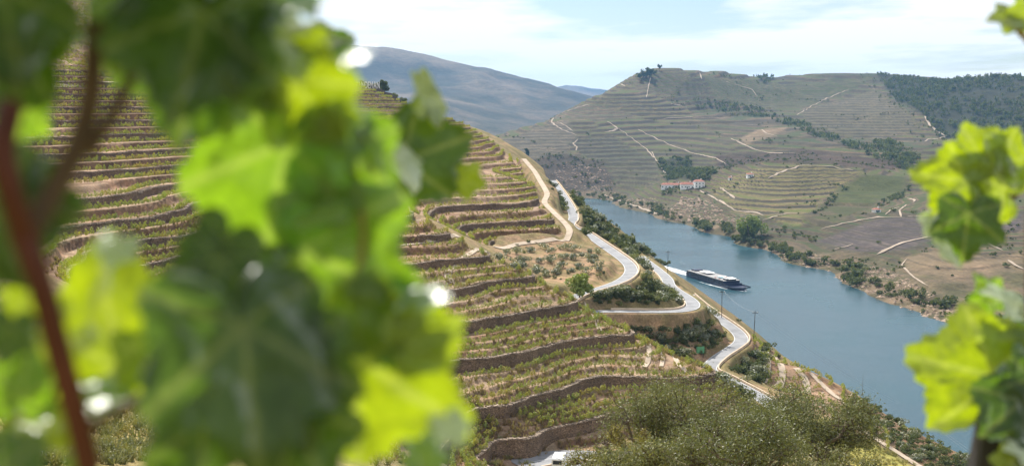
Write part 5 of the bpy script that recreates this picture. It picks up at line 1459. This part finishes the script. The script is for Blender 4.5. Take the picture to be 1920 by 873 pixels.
def leaf_mesh(seed, mat, cup=0.25, fold=0.2, wave=0.05, depth=1.0):
    r = np.random.default_rng(seed); NA, NR = 132, 7
    th = np.linspace(-math.pi, math.pi, NA, endpoint=False)
    kn = np.radians([-180, -150, -118, -84, -55, -27, 0, 27, 55, 84, 118, 150, 180]) 
    kr = np.array([.12, .52, .70, .70 - .13 * depth, .90, .86 - .13 * depth, 1.06, .86 - .13 * depth, .90, .70 - .13 * depth, .70, .52, .12]) * (1 + r.normal(size=13) * .035)
    kr[-1] = kr[0]
    R = np.interp(th + r.normal() * .03, kn, kr)
    ker = np.array([.25, .5, .25]); R = np.convolve(np.r_[R[-1], R, R[0]], ker, 'valid')
    tooth = np.abs(((th / math.radians(11.5) + r.random()) % 1) - .5) * 2
    R = R * (1 + .085 * (tooth - .5) * np.clip(R * 1.6 - .3, 0, 1) + r.normal(size=NA) * .008)
    V = [(0, 0, 0)]; vein = [1.0]
    main = np.radians([0, 55, -55, 116, -116])
    for k in range(1, NR + 1):
        f = (k / NR) ** .85
        x, y = R * f * np.sin(th), R * f * np.cos(th)
        dv = np.min(np.abs(((th[:, None] - main[None] + math.pi) % (2 * math.pi)) - math.pi), 1)
        z = -cup * (x * x + .6 * y * y) + fold * np.abs(x) * .6 + wave * np.sin(th * 5 + r.random() * 6) * f * f - .04 * np.exp(-(dv / .09) ** 2) * f * .5 + wave * .8 * np.sin(x * 7 + y * 5 + r.random() * 6)
        V += list(zip(x, y, z)); vein += list(np.exp(-(dv * f / .035) ** 2) + .0)
    t = [(0, 1 + j, 1 + (j + 1) % NA) for j in range(NA)]; q = []
    for k in range(NR - 1):
        a, b_ = 1 + k * NA, 1 + (k + 1) * NA
        q += [(a + j, b_ + j, b_ + (j + 1) % NA, a + (j + 1) % NA) for j in range(NA)]
    V = np.array(V) - [0, .34, 0]
    return mesh_np('leaf', V, [np.array(q), np.array(t)], LM[mat], True, {'vein': np.clip(vein, 0, 1)})
_lm = {}
def get_leaf(seed, mat, cup, fold, depth):
    k = (seed, mat, round(cup, 2), round(fold, 2), depth)
    if k not in _lm: _lm[k] = leaf_mesh(seed, mat, cup, fold, .05, depth)
    return _lm[k]
RC = np.array([[1, 0, 0], [0, SP, CP], [0, -CP, SP]]).T      # camera axes as columns: right, up, towards the viewer
def img_pt(u, v, t): # t metres along the view axis
    r = ray(u, v); return np.array([0, 0, H]) + r * t
def add_leaf(vine, u, v, t, size, ang, pitch=0, yaw=0, mat='g', seed=0, cup=.25, fold=.2, depth=1.0, stem=None, label=None):
    """blade about `size` pixels long centred at (u, v), t metres away; its tip points to `ang` degrees clockwise from up in the picture,
    then the blade leans back by pitch and turns by yaw"""
    s = size / F * t / 1.5
    A = Matrix.Rotation(math.radians(yaw), 3, 'Y') @ Matrix.Rotation(math.radians(pitch), 3, 'X') @ Matrix.Rotation(-math.radians(ang), 3, 'Z')
    M = Matrix(RC.tolist()) @ A
    o = obj('leaf', get_leaf(seed % 9, mat, cup, fold, depth), vine)
    p = img_pt(u, v, t)
    o.matrix_parent_inverse = Matrix.Translation(-vine.location)
    o.matrix_basis = Matrix.Translation(Vector(p)) @ M.to_4x4() @ Matrix.Scale(s, 4)
    if label: o['label'] = label
    return o
def cane(vine, pts, rad, mat, name='cane'):
    P = smooth_line([img_pt(*p) for p in pts], 2); R = np.interp(np.linspace(0, 1, len(P)), np.linspace(0, 1, len(rad)), rad)
    mb = MB(); mb.tube(P, R, 10); o = mb.build(name, mat, vine, True); o.matrix_parent_inverse = Matrix.Translation(-vine.location); return o
M_stalk = simple_mat('leaf_stalk', (0.22, 0.16, 0.05), 0.6, 0.2, 40)
M_cane = simple_mat('red_brown_cane', (0.085, 0.026, 0.014), 0.6, 0.25, 60, bump=0.4, bdist=.001)
M_cane2 = simple_mat('brown_cane', (0.085, 0.05, 0.02), 0.7, 0.25, 60, bump=0.4, bdist=.001)

vineL = empty('grapevine', (-0.14, .42, 110.3)); tag(vineL, 'big out-of-focus grapevine with sunlit leaves filling the left foreground', 'grapevine')
vineR = empty('grapevine', (0.62, 1.1, 110.0)); tag(vineR, 'blurred grapevine shoot with sunlit leaves at the right edge', 'grapevine')
LEFT = [ # u, v, t, size, ang, pitch, yaw, mat, seed, cup, fold, distance of an added leaf towards the sun that shades it (0: none)
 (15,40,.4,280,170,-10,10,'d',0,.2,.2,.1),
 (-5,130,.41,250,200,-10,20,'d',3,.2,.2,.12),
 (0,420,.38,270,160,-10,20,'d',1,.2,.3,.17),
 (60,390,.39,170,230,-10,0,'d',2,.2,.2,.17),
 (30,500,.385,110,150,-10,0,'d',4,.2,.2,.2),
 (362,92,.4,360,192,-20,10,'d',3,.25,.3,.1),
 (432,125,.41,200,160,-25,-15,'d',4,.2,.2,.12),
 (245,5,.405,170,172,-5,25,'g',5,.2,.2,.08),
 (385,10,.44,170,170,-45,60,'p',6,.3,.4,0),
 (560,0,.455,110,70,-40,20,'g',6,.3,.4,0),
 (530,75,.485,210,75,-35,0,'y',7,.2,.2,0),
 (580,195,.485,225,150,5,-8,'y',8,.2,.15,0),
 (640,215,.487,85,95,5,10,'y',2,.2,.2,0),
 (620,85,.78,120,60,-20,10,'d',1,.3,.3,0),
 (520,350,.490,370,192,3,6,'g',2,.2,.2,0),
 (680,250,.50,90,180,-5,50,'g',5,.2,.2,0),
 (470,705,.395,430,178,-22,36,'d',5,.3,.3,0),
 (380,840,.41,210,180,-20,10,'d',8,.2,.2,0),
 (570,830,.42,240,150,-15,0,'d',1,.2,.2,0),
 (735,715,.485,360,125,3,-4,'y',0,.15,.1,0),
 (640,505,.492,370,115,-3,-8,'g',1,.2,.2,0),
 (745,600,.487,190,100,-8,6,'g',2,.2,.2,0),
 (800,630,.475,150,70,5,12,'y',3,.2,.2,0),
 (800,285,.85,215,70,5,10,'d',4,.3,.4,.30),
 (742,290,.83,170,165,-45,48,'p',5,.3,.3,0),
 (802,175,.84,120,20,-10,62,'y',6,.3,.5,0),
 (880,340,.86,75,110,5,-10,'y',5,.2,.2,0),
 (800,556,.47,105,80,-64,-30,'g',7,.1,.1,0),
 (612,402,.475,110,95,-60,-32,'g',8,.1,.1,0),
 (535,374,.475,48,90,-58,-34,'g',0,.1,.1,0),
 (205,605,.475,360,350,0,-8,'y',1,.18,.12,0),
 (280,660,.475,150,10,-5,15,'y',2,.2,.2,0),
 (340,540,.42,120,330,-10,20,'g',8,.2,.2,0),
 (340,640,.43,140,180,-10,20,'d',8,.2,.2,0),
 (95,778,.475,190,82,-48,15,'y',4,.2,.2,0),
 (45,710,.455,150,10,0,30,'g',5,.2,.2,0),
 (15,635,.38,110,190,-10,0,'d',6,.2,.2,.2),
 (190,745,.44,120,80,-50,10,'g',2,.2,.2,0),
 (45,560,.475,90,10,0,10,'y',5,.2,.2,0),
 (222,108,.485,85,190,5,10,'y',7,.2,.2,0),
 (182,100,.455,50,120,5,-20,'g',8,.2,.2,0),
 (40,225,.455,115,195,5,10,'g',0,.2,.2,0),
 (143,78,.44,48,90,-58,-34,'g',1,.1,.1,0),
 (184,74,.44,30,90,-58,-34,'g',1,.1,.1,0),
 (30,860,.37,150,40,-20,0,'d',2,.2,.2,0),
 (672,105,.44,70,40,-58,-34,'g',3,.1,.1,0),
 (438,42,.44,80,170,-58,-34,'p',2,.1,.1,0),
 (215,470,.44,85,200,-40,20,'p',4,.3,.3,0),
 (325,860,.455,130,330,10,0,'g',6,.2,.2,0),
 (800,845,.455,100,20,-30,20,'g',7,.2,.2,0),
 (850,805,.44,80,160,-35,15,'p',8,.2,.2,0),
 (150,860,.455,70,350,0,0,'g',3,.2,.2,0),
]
LEFT += [(365,115,.488,350,190,-10,5,'d',6,.15,.1,0),(640,330,.494,230,185,0,6,'g',4,.15,.1,0),(400,520,.42,170,200,-10,15,'d',3,.2,.2,0),(560,725,.415,270,168,-12,-8,'d',7,.15,.15,0),(405,480,.44,160,210,-10,20,'d',0,.2,.2,0)]  # first one is added behind another leaf to shade the big dark one below
RIGHT = [
 (1780,335,1.1,148,280,3,-5,'y',0,.1,.1,0), (1855,340,1.102,140,300,0,6,'y',1,.1,.1,0), (1830,278,1.107,120,330,3,5,'y',2,.1,.1,0), (1890,282,1.104,115,20,3,3,'y',3,.1,.1,0), (1915,305,1.14,90,60,-58,-34,'g',4,.1,.1,0),
 (1812,430,1.06,135,188,-10,-20,'d',5,.3,.4,0), (1755,425,1.11,75,240,-35,20,'p',6,.3,.3,0), (1788,474,1.1,70,185,-45,30,'p',7,.3,.2,0), (1845,415,1.15,100,170,-10,40,'g',8,.3,.4,0),
 (1852,550,1.1,90,330,0,20,'g',0,.3,.3,0), (1885,555,1.08,120,5,-45,40,'p',1,.3,.3,0),
 (1810,692,1.0,250,283,-3,-6,'y',2,.15,.12,0), (1890,775,.955,170,235,-20,10,'d',3,.2,.2,0), (1935,640,1.0,110,330,-20,20,'g',4,.2,.2,0), (1862,625,1.005,95,330,0,8,'y',7,.1,.1,0),
 (1885,32,1.0,75,275,-30,10,'y',5,.3,.3,0), (1925,30,1.0,80,200,0,10,'y',6,.3,.2,0), (1930,735,.96,120,200,-10,0,'d',2,.2,.2,0),
 (1915,830,.95,85,330,-40,10,'p',7,.2,.2,0), (1885,862,.95,70,280,0,10,'y',8,.2,.2,0),
]
SKY_BLOCK = [(-150,-420,.30,700),(120,-520,.33,700),(380,-480,.34,650),(600,-560,.32,600),(-60,-820,.30,800),(260,-900,.33,800),(520,-980,.34,800),(-350,-200,.30,600),(-400,300,.32,600),(-380,700,.33,600)]  # extra leaves outside the view, added to block sky light from the left vine
def shade_leaf(vine, u, v, t, size, s, seed):
    """a leaf added up towards the sun only to keep this one in the shade"""
    p = img_pt(u, v, t) + np.array(sun_dir) * s; sz = size / F * t / 1.5 * 1.15
    R_ = sun_dir.to_track_quat('Z', 'Y').to_matrix() @ Matrix.Rotation(seed * 1.3, 3, 'Z')
    o = obj('leaf', get_leaf(seed % 9, 'd', .1, .1, .4), vine)  # added sun blocker in leaf shape
    o.matrix_parent_inverse = Matrix.Translation(-vine.location)
    o.matrix_basis = Matrix.Translation(Vector(p)) @ R_.to_4x4() @ Matrix.Scale(sz, 4)
for k, (u_, v_, t_, s_) in enumerate(SKY_BLOCK): add_leaf(vineL, u_, v_, t_, s_, 170 + 17 * k, -65 if v_ < 0 else -10, (k * 37) % 50 - 25 if v_ < 0 else 60, mat='d', seed=k)
for vine, LL in ((vineL, LEFT), (vineR, RIGHT)):
    for k, L in enumerate(LL):
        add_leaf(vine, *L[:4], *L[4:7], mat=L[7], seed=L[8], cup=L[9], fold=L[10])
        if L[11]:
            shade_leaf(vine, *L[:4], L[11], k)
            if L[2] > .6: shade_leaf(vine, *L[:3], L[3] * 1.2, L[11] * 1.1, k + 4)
cane(vineL, [(40,430,.36),(75,520,.36),(110,660,.37),(150,800,.38),(175,920,.39)], [.0042, .004, .004, .004, .0042], M_cane)
cane(vineL, [(190,-60,.42),(178,60,.42),(172,180,.41),(150,270,.40),(95,370,.38),(50,440,.36)], [.0032, .0034, .0034, .0036, .0038, .0046], M_cane2)
cane(vineL, [(255,120,.43),(235,170,.42),(205,225,.41),(165,285,.40)], [.0018, .002, .0022, .0026], M_cane2, 'leaf_stalk')
cane(vineL, [(345,670,.43),(300,730,.42),(240,760,.41),(160,800,.39)], [.0016, .0018, .002, .002], M_cane2, 'leaf_stalk')
cane(vineL, [(20,200,.36),(0,280,.35),(20,360,.35),(45,440,.36)], [.004, .004, .004, .004], M_cane)
cane(vineL, [(600,120,.50),(640,220,.50),(690,420,.49),(660,560,.49)], [.0012, .0012, .0014, .0014], M_stalk, 'leaf_stalk')
cane(vineR, [(1935,330,1.15),(1890,380,1.14),(1850,410,1.13),(1820,400,1.15)], [.004, .003, .0028, .002], M_cane2, 'leaf_stalk')
cane(vineR, [(1960,150,1.1),(1935,330,1.12),(1930,560,1.08),(1950,760,1.0),(1960,930,.98)], [.004, .0045, .005, .0055, .006], M_cane)
cane(vineR, [(1960,120,1.0),(1910,55,1.0),(1885,40,1.0)], [.003, .0025, .002], M_stalk, 'leaf_stalk')
pb = img_pt(1908, 800, .98) - np.array([1.75 * math.sin(math.radians(8)), 0, -1.75 * (1 - math.cos(math.radians(8)))])
post = empty('slate_post', tuple(pb - np.array([0, 0, 1.75]))); tag(post, 'dark out-of-focus vineyard post at the bottom right corner', 'post')
mb = MB(); rb = np.array([(-.032, -.012), (.040, -.016), (.044, .016), (-.028, .018)])
mb.add(np.concatenate([np.c_[rb * 1.1, np.full(4, -.2)], np.c_[rb, np.full(4, 1.75) + [0, .012, .016, .003]]]), [(0, 1, 5, 4), (1, 2, 6, 5), (2, 3, 7, 6), (3, 0, 4, 7), (4, 5, 6, 7)])
o = mb.build('shaft', simple_mat('slate_post', (0.035, 0.032, 0.034), 0.7, 0.3, 30, bump=.5, bdist=.002), post); post.rotation_euler = (0, math.radians(8), 0)
mb = MB(); mb.box(-.026, .036, -.011, .012, 1.752, 1.766); mb.build('pale_top', simple_mat('slate_top', (0.22, 0.21, 0.20), .7, .2, 30), post)  # cap in a paler grey than the shaft
# ------------------------------------------------------------------ the air of the valley
m, nt, n_, l_, out = new_mat('haze_air')
pv = N(nt, "VolumePrincipled"); pv.inputs["Color"].default_value = (0.26, 0.56, 1.0, 1); pv.inputs["Density"].default_value = 0.000065; pv.inputs["Anisotropy"].default_value = 0.35
l_.new(pv.outputs[0], out.inputs["Volume"])
mb = MB(); mb.box(-3400, 2800, -60, 11200, min(T.min(), TF.min(), SM.min()) - 1, max(SM.max(), T.max(), TF.max() + 30) + 4)
tag(mb.build('haze', m), kind='stuff')
